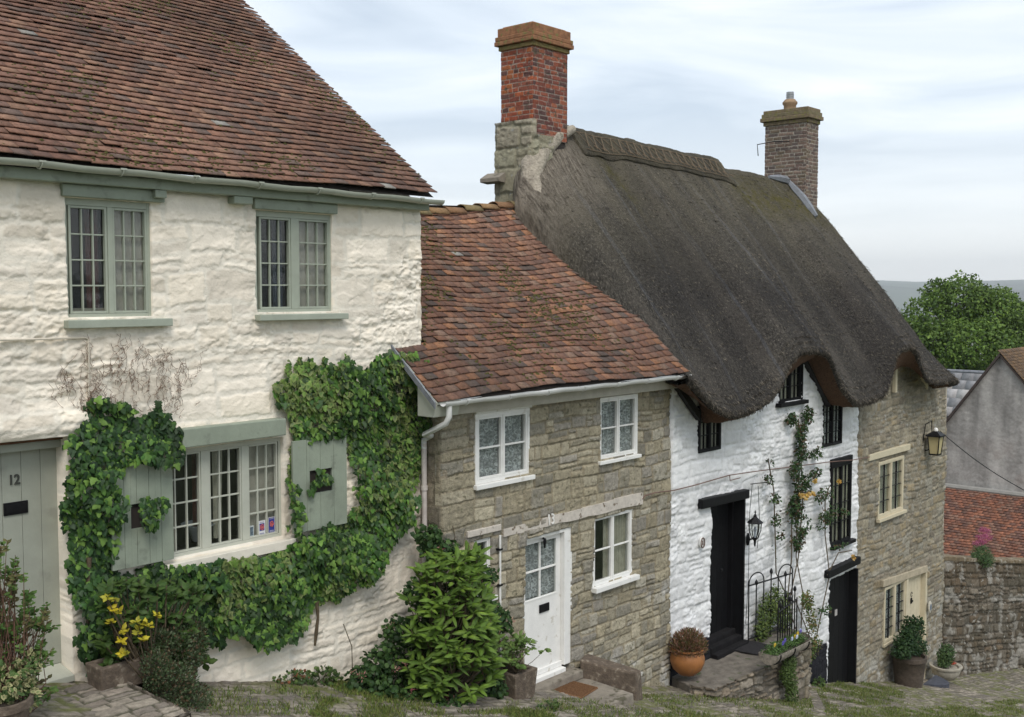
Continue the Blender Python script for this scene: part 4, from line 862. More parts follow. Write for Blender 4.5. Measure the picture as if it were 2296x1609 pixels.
# ridge block with scalloped edge and spars
def surf(x, s):      # point on the thatch, s metres below the ridge along the front
    i = int(np.clip((x-TX0)/(TX1-TX0)*(nu-1), 0, nu-1)); pts = V[i][5:49]; d = np.concatenate([[0], np.cumsum(np.hypot(np.diff(pts[:, 1]), np.diff(pts[:, 2])))])
    return np.array([x, np.interp(s, d, pts[:, 1]), np.interp(s, d, pts[:, 2])])
R0, R1 = 14.75, 19.85; nx_ = 120; RV = []; RUV = []
for i in range(nx_+1):
    x = R0+(R1-R0)*i/nx_; wl = .60+.015*math.sin(x*9); row = []
    for j, (s, h) in enumerate(((wl, -.02), (wl, .03), (wl*.75, .04), (wl*.5, .045), (wl*.25, .05), (0, .055))):
        p = surf(x, s); row.append((x, p[1]-h*.75, p[2]+h*.66))
    pk = surf(x, 0); row.append((x, YR, pk[2]+.085)); row.append((x, YR+.2, pk[2]+.04)); row.append((x, YR+.5, pk[2]-.35)); RV.append(row); RUV.append([(x, q) for q in (0, .1, .25, .4, .55, .7, .8, 1, 1.2)])
RV = np.array(RV); RV[:, :, 2] += fbm(RV[:, :, 0], np.tile(np.arange(9)*.1, (nx_+1, 1)), 5, 7, 3)*.035; kk = 9; ii = np.arange((nx_+1)*kk).reshape(nx_+1, kk)
ff = list(map(tuple, np.stack([ii[:-1, :-1], ii[1:, :-1], ii[1:, 1:], ii[:-1, 1:]], -1).reshape(-1, 4)))+[tuple(ii[0]), tuple(ii[-1][::-1])]
ridge = mesh_np('ridge_block', RV.reshape(-1, 3), ff, M['thatch'], roofT, col=np.tile((.12, 0, .9), ((nx_+1)*kk, 1)), smooth=True, uv=np.array(RUV).reshape(-1, 2)+np.array([[7.3, 3.1]]))
sp = MB(); 
def onr(x, s, h=.06): p = surf(x, s); return (x, p[1]-h*.75, p[2]+h*.66)
for s in (.10, .50): sp.tube([onr(R0+.1+i*.25, s) for i in range(20)], .008, 4)
x = R0+.15
while x < R1-.35:
    sp.tube([onr(x, .12), onr(x+.17, .48)], .007, 4); sp.tube([onr(x+.17, .12, .09), onr(x, .48, .09)], .007, 4)
    sp.tube([onr(x+.26, .38), onr(x+.26, .50, .11)], .010, 4); x += .24
sp.build('spars', M['strawend'], ridge)
# loose straw ends that break the outline
r = np.random.default_rng(3); n = 19000; ii = r.integers(0, nu, n); jj = np.where(r.random(n) < .36, r.integers(46, 53, n), r.integers(6, 52, n)); Pn = V[ii, jj]+r.normal(0, .012, (n, 3)); dn = V[ii, np.minimum(jj+1, k-1)]-V[ii, jj]; dn /= np.linalg.norm(dn, axis=1, keepdims=True)+1e-9
leaves('straw_ends', roofT, Pn, r.normal(size=(n, 3)), dn+np.array([0, -.30, .20])+r.normal(0, .22, (n, 3)), r.uniform(.02, .075, n), 'blade', pick([(.20, .17, .13), (.10, .085, .07), (.30, .26, .20), (.05, .045, .04)], n, r), M['dullleaf'])
# mortar fillet round the thatch end
m = MB(); pa = [atX(1284, 290, 14.7), atX(1245, 308, 14.15), atX(1213, 338, 13.8), atX(1194, 372, 13.5), atX(1190, 405, 13.42), atX(1206, 440, 13.38), atX(1220, 470, 13.36), atX(1233, 500, 13.36)]
m.tube([(p[0], p[1], p[2]) for p in pa], [.07, .14, .18, .20, .18, .15, .14, .06], 12)
m.build('mortar_fillet', M['render'], HC, smooth=True)
pl = [atX(1232, 505, 13.4), atX(1246, 535, 13.4)]; MB().tube(pl, .06, 8).build('lead_flashing', M['lead'], HC)
# barge boards under the thatch
m = MB()
for a, b in (((1522, 862), (1570, 938)),): A_ = at(*a, 8.9); B_ = at(*b, 8.9); m.beam((A_[0]-.05, A_[2]-.04), (B_[0], B_[2]-.04), 8.90, 8.98, .14)
m.build('barge_board', M['barge'], HC); m = MB()
A_ = at(1803, 800, 8.93); B_ = at(1856, 906, 8.93); m.beam((A_[0]-.02, A_[2]-.06), (B_[0]+.02, B_[2]-.06), 8.88, 8.985, .2)
m.build('barge_board', M['barge'], HC)
# ---- chimney 1 (brick on stone)
def lighter(c, f): return [tuple(min(1, x*f) for x in q) for q in c]
RED = [(.33, .085, .035), (.28, .07, .035), (.38, .12, .045), (.20, .06, .04), (.25, .08, .05), (.13, .06, .05)]; RED_SHADED = [(.20, .06, .04), (.26, .075, .042), (.14, .055, .045), (.10, .05, .045), (.30, .10, .055)]  # second list is a shaded copy of the brick colours for the front
cx0, cx1, cy0, cy1, cz0, cz1 = 13.44, 14.33, 11.5, 12.2, 0.9, 4.0
fX = lambda X: (lambda u, v, h: (X-h, u+0*h, v+0*h))
ch = MB().box(cx0+.03, cx1-.03, cy0+.03, cy1, cz0, cz1).build('chimney', M['room'], HC)
relief('brick_face', ch, cy0, cy1, 2.80, cz1, .012, fX(cx0), [], (.074, .078), (.10, .24), .012, RED, (.34, .29, .24), M['brick'], seed=51, warp=.004, gap=.006, rough=.002, split=0)
relief('brick_face', ch, cx0, cx1, 2.50, cz1, .012, facade(cy0), [], (.074, .078), (.10, .24), .012, RED_SHADED, (.30, .26, .22), M['brick'], seed=52, warp=.004, gap=.006, rough=.002, split=0)
m = MB(); m.box(cx1-.002, cx1+.01, cy0+.01, cy1, 2.5, cz1); m.build('brick_back', M['room'], ch)
relief('stone_base', ch, cy0-.02, cy1+.12, cz0, 2.80, .018, fX(cx0-.03), [], (.30, .42), (.35, .6), .03, [(.34, .31, .22), (.30, .28, .20), (.37, .33, .25)], (.26, .24, .17), M['stone2'], seed=53, warp=.03, gap=.03, rough=.006)
relief('stone_base', ch, cx0-.05, cx0+.5, cz0, 2.56, .018, facade(cy0-.03), [], (.30, .42), (.35, .6), .03, [(.34, .31, .22), (.30, .28, .20)], (.26, .24, .17), M['stone2'], seed=54, warp=.03, gap=.03, rough=.006)
MB().prism([(cx0-.04, cy1-.15, 1.98), (cx0-.22, cy1-.15, 1.88), (cx0-.22, cy1-.15, 1.82), (cx0-.04, cy1-.15, 1.80)], (0, .42, 0)).build('drip_stone', M['step'], ch)
def cap(ch, x0, x1, y0, y1, z, layers, mt, cols, seed):
    m = MB(); 
    for o, h in layers: m.box(x0-o, x1+o, y0-o, y1+o, z, z+h-.002); z += h
    me = m.build('cap', mt, ch, bevel=.012); n = len(me.data.vertices); a = me.data.color_attributes.new('Col', 'FLOAT_COLOR', 'POINT'); rr = np.random.default_rng(seed); c = np.ones((n, 4)); c[:, :3] = np.repeat(np.array(cols)[rr.integers(0, len(cols), (n+7)//8)], 8, axis=0)[:n]; a.data.foreach_set('color', c.astype(np.float32).ravel()); return z
cap(ch, cx0, cx1, cy0, cy1, 3.97, ((.03, .075), (.08, .075), (.07, .075), (.04, .14), (-.02, .03)), M['lichen'], [(.27, .13, .065), (.27, .20, .085), (.23, .17, .07)], 3)
# ---- chimney 2
BR = [(.17, .115, .09), (.14, .095, .08), (.20, .14, .11), (.12, .09, .08), (.16, .12, .085)]
kx0, kx1, ky0, ky1 = 22.85, 23.42, 11.4, 12.46
ch = MB().box(kx0+.03, kx1-.03, ky0+.03, ky1, .5, 3.95).build('chimney', M['room'], HC)
relief('brick_face', ch, ky0, ky1, 1.0, 3.9, .014, fX(kx0), [], (.080, .084), (.12, .25), .014, BR, (.34, .31, .26), M['brick2'], seed=55, warp=.004, gap=.008, rough=.002, split=0)
relief('brick_face', ch, kx0, kx1, .8, 3.9, .014, facade(ky0), [], (.080, .084), (.12, .25), .014, BR, (.34, .31, .26), M['brick2'], seed=56, warp=.004, gap=.008, rough=.002, split=0)
zt = cap(ch, kx0, kx1, ky0, ky1, 3.83, ((.03, .09), (.085, .09), (.06, .09), (.03, .08)), M['lichen'], [(.17, .14, .085), (.16, .12, .075), (.19, .145, .09)], 5)
MB().lathe(((kx0+kx1)/2, (ky0+ky1)/2+.05, zt-.01), [(.14, 0), (.14, .12), (.17, .16), (.17, .2), (.13, .24), (.12, .26)], 18).build('chimney_pot', mat('buff_clay', (.30, .20, .12), .8, .2, 8, 30, .4), ch, smooth=True)
MB().lathe(((kx0+kx1)/2, (ky0+ky1)/2+.05, zt+.25), [(.085, 0), (.085, .05), (.095, .055), (.085, .06), (.085, .10), (.095, .105), (.085, .11), (.085, .17)], 18).build('flue_liner', mat('zinc', (.35, .36, .36), .4, .1, 8, 30, .1, metal=.6), ch, smooth=True)
m = MB(); q = [surf(22.75, s) for s in (.05, .3, .6, .9, 1.15)]; m.tube([(a[0]-.0, a[1]-.02, a[2]+.03) for a in q], [.05, .09, .10, .09, .05], 6); q2 = [surf(x, .06) for x in (21.9, 22.3, 22.7)]; m.tube([(a[0], a[1], a[2]+.04) for a in q2], [.04, .09, .1], 6); m.build('lead_flashing', M['lead'], ch)
m = MB(); m.tube([atX(1700, 350, kx0-.1), atX(1698, 325, kx0-.1), atX(1735, 318, kx0-.1), atX(1770, 318, kx0-.1)], .012, 5); m.build('iron_bracket', M['iron'], ch)

# ---- black windows of C
def bwin(house, r, nl, nx, nz, mt, rec=-.03, cur=None, sill=None, bar=.014, fw=.035, mull=None):
    wd, gl = window(house, YC, r, nl, nx, nz, fw, .016, bar, mt, rec=rec, fd=.08, sill=sill, mull=mull)
    if cur: folded(wd, 'curtain', gl[0][0], gl[-1][1], YC+rec+.07, r[2], r[3], cur, .010, .08)
    return wd
bwin(HC, c1, 2, 2, 3, M['black'], cur=M['curtain']); bwin(HC, c3, 2, 2, 4, M['black'], cur=M['lace'])
bwin(HC, cdm, 2, 2, 3, M['black'], rec=-.03, cur=M['drape'], sill=(.1, .12, .07, .12))
MB().box(cdm[1]-.01, cdm[1]+.05, YC-.04, YC+.04, cdm[2], cdm[3]+.1).build('post', M['black'], HC, bevel=.004)
bwin(HC, c4, 2, 2, 4, M['black'], rec=-.03, cur=M['drape'], sill=(.02, .10, .07, .10))
MB().box(c4[0]-.03, c4[1]+.03, YC-.03, YC+.08, c4[3]-.02, c4[3]+.12).build('lintel', M['black'], HC, bevel=.008)
# door of C
yd = YC+.22; zb = at(1626, 1440, yd)[2]; x0, x1 = cd1[0], cd1[1]
fr = MB(); fr.box(x0, x0+.06, yd-.08, yd+.05, zb-.05, cd1[3]); fr.box(x1-.06, x1, yd-.08, yd+.05, zb-.05, cd1[3]); fr.box(x1-.014, x1+.03, YC-.055, yd-.081, -6.1, cd1[3]); fr.build('door_frame', M['black'], HC)
m = MB(); n = 5; a = x0+.062; bw = (x1-x0-.124)/n
for i in range(n): m.box(a+i*bw+.002, a+(i+1)*bw-.002, yd, yd+.045, zb, cd1[3]-.0)
door = m.build('door', M['black'], HC, bevel=.003)
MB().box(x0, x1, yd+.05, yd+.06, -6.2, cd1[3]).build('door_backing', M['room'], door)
p = at(1612, 1383, yd); MB().box(a+.1, a+.24, yd-.006, yd-.0005, zb+1.12, zb+1.20).build('name_plate', mat('red_plate', (.14, .05, .04), .6, .2, 20, 30, .1), door)
MB().lathe((a+.62, yd-.03, zb+1.25), [(.0, 0), (.02, .01), (.025, .03), (.015, .05), (0, .06)], 10).build('door_knob', M['iron'], door)
for i, (dy, dz) in enumerate(((.0, .0), (.12, .07), (.24, .14))): MB().box(x0+.005, x1-.005, YC-.16+i*.12, YC-.04+i*.12 if i < 2 else yd+.05, -6.0, -5.84+i*.085).build('step', M['blackmat'], HC, bevel=.01)
l0 = at(1575, 1143, 8.9); l1 = at(1681, 1118, 8.9); MB().beam((l0[0], l0[2]), (l1[0], l1[2]+.0), 8.90, 9.05, .15).build('lintel', M['black'], HC, bevel=.012)
p = at(1572, 1217, 8.96); o = MB(); o.lathe((p[0], 8.955, p[2]), [(.085, 0), (.085, .012), (.075, .02), (.0, .02)], 24, .72, 1.1)
for i, v in enumerate(o.v): o.v[i] = (v[0], 8.955-(v[2]-p[2]), p[2]+(v[1]-8.955))
pq = o.build('number_plaque', M['white'], HC, smooth=True)
rg = MB(); rg.tube([(p[0]+.052*math.cos(t), 8.925, p[2]+.08*math.sin(t)) for t in np.linspace(0, 2*math.pi, 25)], .008, 5); rg.box(p[0]-.008, p[0]+.008, 8.922, 8.934, p[2]-.035, p[2]+.035); rg.build('plaque_border', mat('brown_enamel', (.10, .05, .035), .5, .1, 9, 20, 0), pq)
# second black door
yd = YC+.12; m = MB(); n = 5; a = cd2[0]; bw = (cd2[1]-a)/n
for i in range(n): m.box(a+i*bw+.002, a+(i+1)*bw-.002, yd, yd+.04, -8.2, cd2[3])
MB().box(cd2[1]-.014, cd2[1]+.03, YC-.055, yd-.001, -8.2, cd2[3]).build('door_frame', M['black'], HC)
door = m.build('door', M['black'], HC, bevel=.003); p = at(1874, 1374, yd); MB().box(p[0]-.05, p[0]+.05, yd-.008, yd-.0005, p[2]-.06, p[2]+.06).build('notice', mat('grey_card', (.4, .38, .36), .8, .1, 9, 20, 0), door)
l0 = at(1855, 1298, 8.9); l1 = at(1926, 1270, 8.9); MB().beam((l0[0], l0[2]+.0), (l1[0], l1[2]+.06), 8.86, 9.05, .14).build('lintel', M['black'], HC, bevel=.012)
# ---- D windows and door
wd, gl = window(HD, YD, d1w, 2, 2, 4, .05, .018, .010, M['cream'], rec=-.04, mull=.05, fd=.1, sill=(.03, .10, .07, .09), barm=M['iron'])
folded(wd, 'curtain', gl[0][0], gl[-1][1], YD+.06, d1w[2], d1w[3], M['curtain'], .010, .1)
l0 = at(1950, 1035, 8.93); l1 = at(2042, 1003, 8.93); MB().beam((l0[0], l0[2]-.0), (l1[0], l1[2]-.06), 8.93, 9.05, .13).build('lintel', M['cream'], HD, bevel=.01)
l0 = at(1980, 1320, 8.93); l1 = at(2079, 1283, 8.93); MB().beam((l0[0], l0[2]+.02), (l1[0], l1[2]+.0), 8.92, 9.05, .15).build('lintel', mat('cream_stone', (.42, .36, .26), .85, .15, 8, 30, .4), HD, bevel=.01)
wd, gl = window(HD, YD, (dwx0, dmx, dwz0, ddz1), 2, 2, 5, .05, .016, .010, M['cream'], rec=-.04, mull=.07, fd=.1, sill=(.02, .0, .06, .06), barm=M['iron'])
folded(wd, 'curtain', gl[0][0], gl[-1][1], YD+.06, dwz0, ddz1, M['lace'], .010, .08)
fr = MB(); fr.box(dmx-.02, dmx+.10, YD-.06, YD+.1, -9.2, ddz1); fr.box(dwx1-.10, dwx1, YD-.06, YD+.1, -9.2, ddz1); fr.box(dmx+.1, dwx1-.1, YD+.02, YD+.1, ddz1-.07, ddz1); fr.build('door_frame', M['cream'], HD)
m = MB(); a, b = dmx+.102, dwx1-.102; zz1 = ddz1-.072
m.box(a, b, YD+.05, YD+.09, -9.2, zz1); door = m.build('door', M['cream'], HD)
pn = MB(); 
for i in range(5): xx = a+.06+(b-a-.12)*i/5; pn.box(xx+.003, xx+(b-a-.12)/5-.003, YD+.040, YD+.0495, zz1-1.55, zz1-.1)
pn.build('door_boards', M['cream'], door)
p = at(2043, 1340, YD+.04); kn = MB(); kn.tube([(p[0]+.045*math.cos(t), YD+.03, p[2]+.07+.05*math.sin(t)) for t in np.linspace(0, 5.6, 12)], .006, 5); kn.box(p[0]-.05, p[0]+.02, YD+.02, YD+.039, p[2]-.13, p[2]-.01); kn.box(p[0]-.03, p[0]+.07, YD+.018, YD+.03, p[2]-.11, p[2]-.07); kn.build('door_knocker', M['black'], door)
p = at(2082, 1361, 8.9); o = MB(); o.lathe((0, 0, 0), [(.10, 0), (.10, .02), (.085, .03), (0, .03)], 24, .85, 1.35)
o.v = [(p[0]+v[0], 8.88-v[2], p[2]+v[1]) for v in o.v]; pq = o.build('round_plaque', mat('plaque', (.50, .47, .40), .6, .1, 30, 50, .3), HD, smooth=True)
o = MB(); o.lathe((0, 0, 0), [(.055, 0), (.055, .004), (0, .004)], 20, .85, 1.35); o.v = [(p[0]+v[0], 8.849-v[2], p[2]+v[1]) for v in o.v]; o.build('plaque_face', mat('plaque_face', (.14, .17, .22), .5, .4, 40, 50, .3), pq)
# gable trim of the little dormer
m = MB(); q = at(2006, 822, 8.97); m.box(q[0]-.05, q[0]+.04, 8.92, 8.99, at(2006, 880, 8.97)[2], at(2006, 800, 8.97)[2]); A_ = at(2046, 800, 8.95); B_ = at(2078, 872, 8.95); m.beam((A_[0]-.05, A_[2]-.05), (B_[0], B_[2]-.02), 8.92, 8.985, .14); m.build('gable_trim', M['cream'], HD)
# ================================================================ BEYOND THE COTTAGES
# garden wall
g0 = np.array((25.27, 9.02)); gd = np.array((math.cos(math.radians(-6.8)), math.sin(math.radians(-6.8)))); gn = np.array((gd[1], -gd[0]))
def gtop(u): return -6.24-.185*np.asarray(u)
def gmap(u, v, h): return g0[0]+gd[0]*u+gn[0]*h, g0[1]+gd[1]*u+gn[1]*h, gtop(u)+v
def tintG(u, v, c):
    k = np.clip((fbm(u, v*.6, 1.3, 35, 4)+.02)*3.5, 0, 1)[..., None]; k2 = np.clip((v+.55+fbm(u, v, 2, 36, 3)*.6)*2.5, 0, 1)[..., None]; k3 = np.clip((fbm(u, v, 4, 38, 3)-.12)*6, 0, 1)[..., None]
    c = c*(1-k*.65)+np.array((.085, .07, .045))*k*.65; c = c*(1-k2*.5)+np.array((.10, .07, .04))*k2*.5; return c*(1-k3*.6)+np.array((.38, .36, .32))*k3*.6
GW = root('garden_wall', 'long mossy rubble stone garden wall running downhill from the last cottage', 'wall', (27, 8.9, -9.5))
relief('wall', GW, 0, 10, -4.2, -.02, .026, gmap, [], (.09, .24), (.14, .45), .06, [(.16, .13, .095), (.13, .11, .08), (.19, .16, .12), (.11, .095, .07), (.15, .11, .07)], (.075, .062, .045), M['stone2'], seed=41, warp=.03, gap=.022, rough=.009,
       split=.35, tint=tintG, bulge=lambda u, v: fbm(u, v, .8, 59, 3)*.12)
m = MB(); r = np.random.default_rng(8); u = 0.
while u < 10:
    L_ = r.uniform(.4, .8); a, b = u+.01, u+L_; z = r.uniform(-.02, .02); q = []
    for (uu, hh) in ((a, .05), (b, .05), (b, -.40), (a, -.40)): x, y, zz = gmap(uu, 0, hh); q.append((x, y, zz-.03))
    m.hexa(q+[(p[0], p[1], p[2]+.10+z) for p in q]); u = b
m.build('coping', mat('mossy_coping', (.17, .13, .08), .95, .3, 8, 40, .8, spots=(.34, .31, .25), spot_scale=5, spot_th=.58), GW, bevel=.02)
# grey rendered gable house
HE = root('house', 'grey cement rendered gable end with brown tiled roof and red tiled lean-to', 'house', (38, 11.6, -12))
EX, EY, EZ = 35.98, 11.155, -1.985                  # apex of the gable
def tintE(u, v, c):
    k = fbm(u*2.2, v*.5, 1.4, 81, 4)[..., None]; k2 = np.clip((fbm(u, v*.8, 1.0, 82, 4)-.02)*4, 0, 1)[..., None]*np.clip((-4.6-v)*1.1, 0, 1)[..., None]
    c = c*(1+k*.75); return c*(1-k2*.45)+np.array((.21, .135, .105))*k2*.45
def rake(u): return np.where(u > EY, EZ-(u-EY)*1.385, EZ-(EY-u)*1.15)
relief('gable_wall', HE, 7.5, 14.5, -10.5, EZ+.05, .04, lambda u, v, h: (EX-h, u, v), [], (3, 4), (4, 5), .001, [(.30, .285, .27)], (.30, .285, .27), M['grender'], seed=5, warp=0, gap=.001, rough=.006, split=0, clip=lambda u, v: v < rake(u), tint=tintE)
m = MB(); m.poly([(EX+.02, 14.5, -10.5), (44, 14.5, -10.5), (44, 14.5, -6.6), (EX+.02, 14.5, -6.6)]); m.poly([(EX+.02, 7.5, -14), (44, 7.5, -14), (44, 7.5, -6.2), (EX+.02, 7.5, -6.2)]); m.build('side_wall', mat('grey_render_plain', (.28, .27, .25), .9, .1, 5, 20, .4), HE)
yb_ = 7.4; zb_ = EZ-(EY-yb_)*1.15+.02
tiles('roof', HE, EX-.09, 44, (yb_, zb_), math.atan(1.15), (EY+.05-yb_)/math.cos(math.atan(1.15)), .17, .11, .014, [(.17, .10, .055), (.20, .12, .06), (.14, .09, .055)], M['tileB'], seed=12, lift=.035)
m = MB(); m.prism([(EX-.11, EY+.02, EZ+.06), (EX-.11, 14.6, EZ-4.70), (EX-.11, 14.6, EZ-4.83), (EX-.11, EY+.02, EZ-.06)], (8.1, 0, 0)); m.prism([(EX-.10, yb_-.05, zb_-.09), (EX-.10, EY, EZ-.02), (EX-.10, EY, EZ-.08), (EX-.10, yb_-.05, zb_-.15)], (8.1, 0, 0)); m.build('roof_slope', mat('dark_tile', (.06, .045, .04), .9, .2, 9, 30, .3), HE)
la = math.atan2(1.57, 3.9); lx = 31.9; lz = -8.03
lr = tiles('lean_to_roof', HE, 8.9, 14.4, (lx, lz), la, 4.25, .17, .142, .015, [(.21, .088, .055), (.25, .105, .062), (.17, .078, .052), (.13, .068, .052), (.20, .11, .078)], M['tileB'], seed=13, lift=.045, jit=1.0, axis='y', sag=lambda x, s: fbm(x, s, .9, 6, 2)*.05)
MB().poly([(lx-.05, 8.9, lz-.04), (lx-.05, 14.4, lz-.04), (EX-.05, 14.4, lz+1.56), (EX-.05, 8.9, lz+1.56)]).build('roof_deck', bpy.data.materials['roof_felt'], lr)
m = MB(); m.tube([(EX-.1, 8.9, lz+1.62), (EX-.1, 14.4, lz+1.64)], .10, 8); m.build('mortar_fillet', bpy.data.materials['grey_render_plain'], lr)
MB().poly([(lx+.1, 8.9, -14), (lx+.1, 14.4, -14), (lx+.1, 14.4, lz-.02), (lx+.1, 8.9, lz-.02)]).build('lean_to_wall', bpy.data.materials['grey_render_plain'], HE)
# slate roofed outbuilding
HF = root('outbuilding', 'small outbuilding with pale grey slate roof between the thatch and the grey gable', 'building', (41.8, 14, -11))
sy0, sy1, sx, sz = 12.05, 14.93, 40.69, -4.62
tiles('roof', HF, sy0, sy1, (sx, sz), math.radians(53), 1.98, .46, .40, .012, [(.34, .33, .33), (.42, .41, .40), (.27, .27, .28), (.38, .35, .33)], M['slate'], seed=3, lift=.02, axis='y', jit=.5)
rx_, rz_ = sx+1.20, sz+1.59
m = MB(); m.poly([(sx+.01, sy1-.06, -12), (sx+.01, sy0, -12), (sx+.01, sy0, sz-.02), (sx+.01, sy1-.06, sz-.02)]); m.poly([(sx+.01, sy1-.06, -12), (sx+2.3, sy1-.06, -12), (sx+2.3, sy1-.06, sz-.02), (rx_, sy1-.06, rz_-.04), (sx+.01, sy1-.06, sz-.02)])
m.poly([(sx-.01, sy0, sz-.03), (sx-.01, sy1, sz-.03), (rx_, sy1, rz_-.03), (rx_, sy0, rz_-.03)]); m.poly([(sx+2.4, sy0, sz), (sx+2.4, sy1, sz), (rx_, sy1, rz_-.02), (rx_, sy0, rz_-.02)]); m.build('wall', mat('dark_stone', (.13, .13, .13), .9, .2, 6, 30, .5), HF)
MB().tube([(rx_, sy0, rz_+.01), (rx_, sy1+.02, rz_+.01)], .07, 8).build('ridge', M['lead'], HF)
# trees
def tree(name_, label, blobs, n, trunk, cols, seed, leaf=.17, group=None):
    c = np.array([b[0] for b in blobs]).mean(0); t = root('tree', label, 'tree', (trunk[0], trunk[1], trunk[2]), group)
    P, d, r = blob_leaves(blobs, n, seed, .45); kk = fbm(P[:, 0]+P[:, 2]*.7, P[:, 1]+P[:, 2]*.3, .9, seed, 3); keep = (kk > -.08) | (r.random(len(P)) < .35); P, d = P[keep], d[keep]; n = len(P)
    Nn = d+r.normal(0, .5, (n, 3))+np.array([0, 0, .6]); T = r.normal(size=(n, 3))+np.array([0, 0, -.3])
    leaves('crown', t, P, Nn, T, r.uniform(.7, 1.4, n)*leaf, 'oval', pick(cols, n, r)*(1+fbm(P[:, 0], P[:, 2]+P[:, 1], .5, seed+3, 3)[:, None]*.6), M['dullleaf'])
    m = MB(); top = c; m.tube([trunk, tuple(np.array(trunk)*.6+top*.4+np.array([.1, 0, 0])), tuple(top)], [.45, .32, .12], 9)
    for i, (bc, br) in enumerate(blobs): s = np.array(trunk)*(.5-.02*(i % 5))+top*(.5+.02*(i % 5)); m.tube([tuple(s), tuple((s+np.array(bc))/2+r.normal(0, .2, 3)), tuple(bc)], [.16, .10, .04], 6)
    m.build('trunk', M['bark'], t, smooth=True); return t
def at_d(x, y, d): q = ray(x, y); s = d/FPX; return np.array([q[0]*s, q[1]*s, q[2]*s])
bl = []
for x, y, dd, rx, rz in ((2145, 680, 60, 1.9, 1.5), (2080, 720, 60, 1.7, 1.5), (2210, 705, 60, 2.0, 1.6), (2110, 775, 59, 2.1, 1.6), (2190, 780, 58, 2.2, 1.7), (2265, 765, 60, 1.9, 1.6), (2050, 790, 60, 1.6, 1.4), (2150, 850, 59, 2.2, 1.7), (2085, 860, 59, 1.9, 1.7), (2240, 840, 60, 2.2, 1.8),
                         (2300, 820, 61, 1.8, 1.6), (2120, 930, 59, 2.0, 1.7), (2200, 920, 60, 2.3, 1.8), (2160, 645, 61, 1.1, .9), (2045, 735, 61, 1.1, 1.0), (2275, 715, 61, 1.2, 1.0), (2240, 672, 61, 1.1, .8), (2100, 660, 60.5, 1.0, .9)): bl.append((at_d(x, y, dd), (rx, rx, rz)))
tb = at_d(2160, 1000, 60); tree('t', 'broad bright green leafy tree rising behind the slate roof and grey gable', bl, 64000, (tb[0], tb[1], -16.), [(.10, .165, .026), (.075, .13, .022), (.14, .215, .035), (.05, .095, .018), (.09, .15, .026)], 3, .17)
# ================================================================ CLIMBERS ON HOUSE A
GRN = [(.034, .08, .020), (.048, .11, .024), (.022, .052, .016), (.085, .17, .035), (.038, .088, .026), (.022, .05, .020), (.06, .10, .05)]
def climber(label, parts, seed, cols, trunk=None, edge_f=0.):
    t = root('ivy', label, 'ivy', at(250, 1400, YA) if seed == 1 else at(700, 1350, YA))
    Ps, Ns, Ts = [], [], []
    for polys, Yp, n, th in parts:
        P, Nn, T, r = wall_leaves(polys, Yp, n, th, seed+len(Ps)*7); Ps.append(P); Ns.append(Nn); Ts.append(T)
    P = np.vstack(Ps); Nn = np.vstack(Ns); T = np.vstack(Ts); n = len(P); r = np.random.default_rng(seed)
    c = pick(cols, n, r)*(1+fbm(P[:, 0], P[:, 2], 2.5, seed, 3)[:, None]*.7); e = c.copy()
    if edge_f: k = r.random(n) < np.clip(edge_f+fbm(P[:, 0], P[:, 2], 1.6, seed+2, 3)*1.6, .04, .85); e[k] = e[k]*.45+np.array((.42, .46, .17))*.55*r.uniform(.6, 1.1, (k.sum(), 1)); 
    k = r.random(n) < .14; c[k] = np.array((.17, .29, .06))*r.uniform(.7, 1.2, (k.sum(), 1)); e[k] = c[k]  # some leaves coloured lighter to paint highlights into the ivy
    leaves('foliage', t, P, Nn, T, r.uniform(.035, .09, n), 'ivy', c, M['leaf'], edge=e)
    m = MB()
    if trunk is not None: m.tube(trunk, [.012+.010*math.sin(i*1.3)**2+.008*(i > len(trunk)-2) for i in range(len(trunk))], 8)
    m.build('stem', M['stem'], t, smooth=True); return t
P1 = [(198, 900), (268, 886), (300, 908), (340, 905), (388, 940), (412, 985), (398, 1022), (345, 1036), (262, 1045), (240, 1075), (243, 1150), (250, 1250), (270, 1300), (250, 1400), (225, 1500), (185, 1512), (168, 1420), (152, 1300), (134, 1180), (137, 1060), (150, 1000), (172, 950)]
P1b = [(250, 1275), (330, 1262), (400, 1262), (480, 1250), (495, 1420), (400, 1440), (240, 1430)]
climber('dark green ivy column around the left shutter beside door 12', [([P1, P1b], YA, 3900, .24), ([[(300, 1118), (322, 1105), (358, 1100), (352, 1140), (345, 1178), (305, 1178)]], YA-.11, 100, .10)], 1, GRN, [at(205, 1520, YA-.08), at(200, 1450, YA-.07), at(195, 1350, YA-.06), at(200, 1250, YA-.05)])
P2 = [(470, 1250), (560, 1240), (640, 1212), (660, 1188), (720, 1180), (782, 1168), (840, 1225), (830, 1280), (775, 1320), (690, 1370), (640, 1432), (560, 1440), (500, 1415), (470, 1400)]
P3 = [(612, 858), (640, 825), (700, 818), (760, 800), (800, 830), (870, 795), (940, 805), (948, 850), (966, 930), (962, 1000), (925, 1075), (905, 1150), (860, 1240), (800, 1220), (778, 1170), (780, 985), (700, 985), (662, 992), (652, 1060), (645, 1190), (632, 1185), (636, 1080), (644, 960), (615, 905)]
ups = [[(x-7, 830), (x, y), (x+7, 830)] for x, y in ((640, 800), (668, 805), (690, 800), (720, 800), (762, 785), (866, 778), (884, 780), (928, 785))]
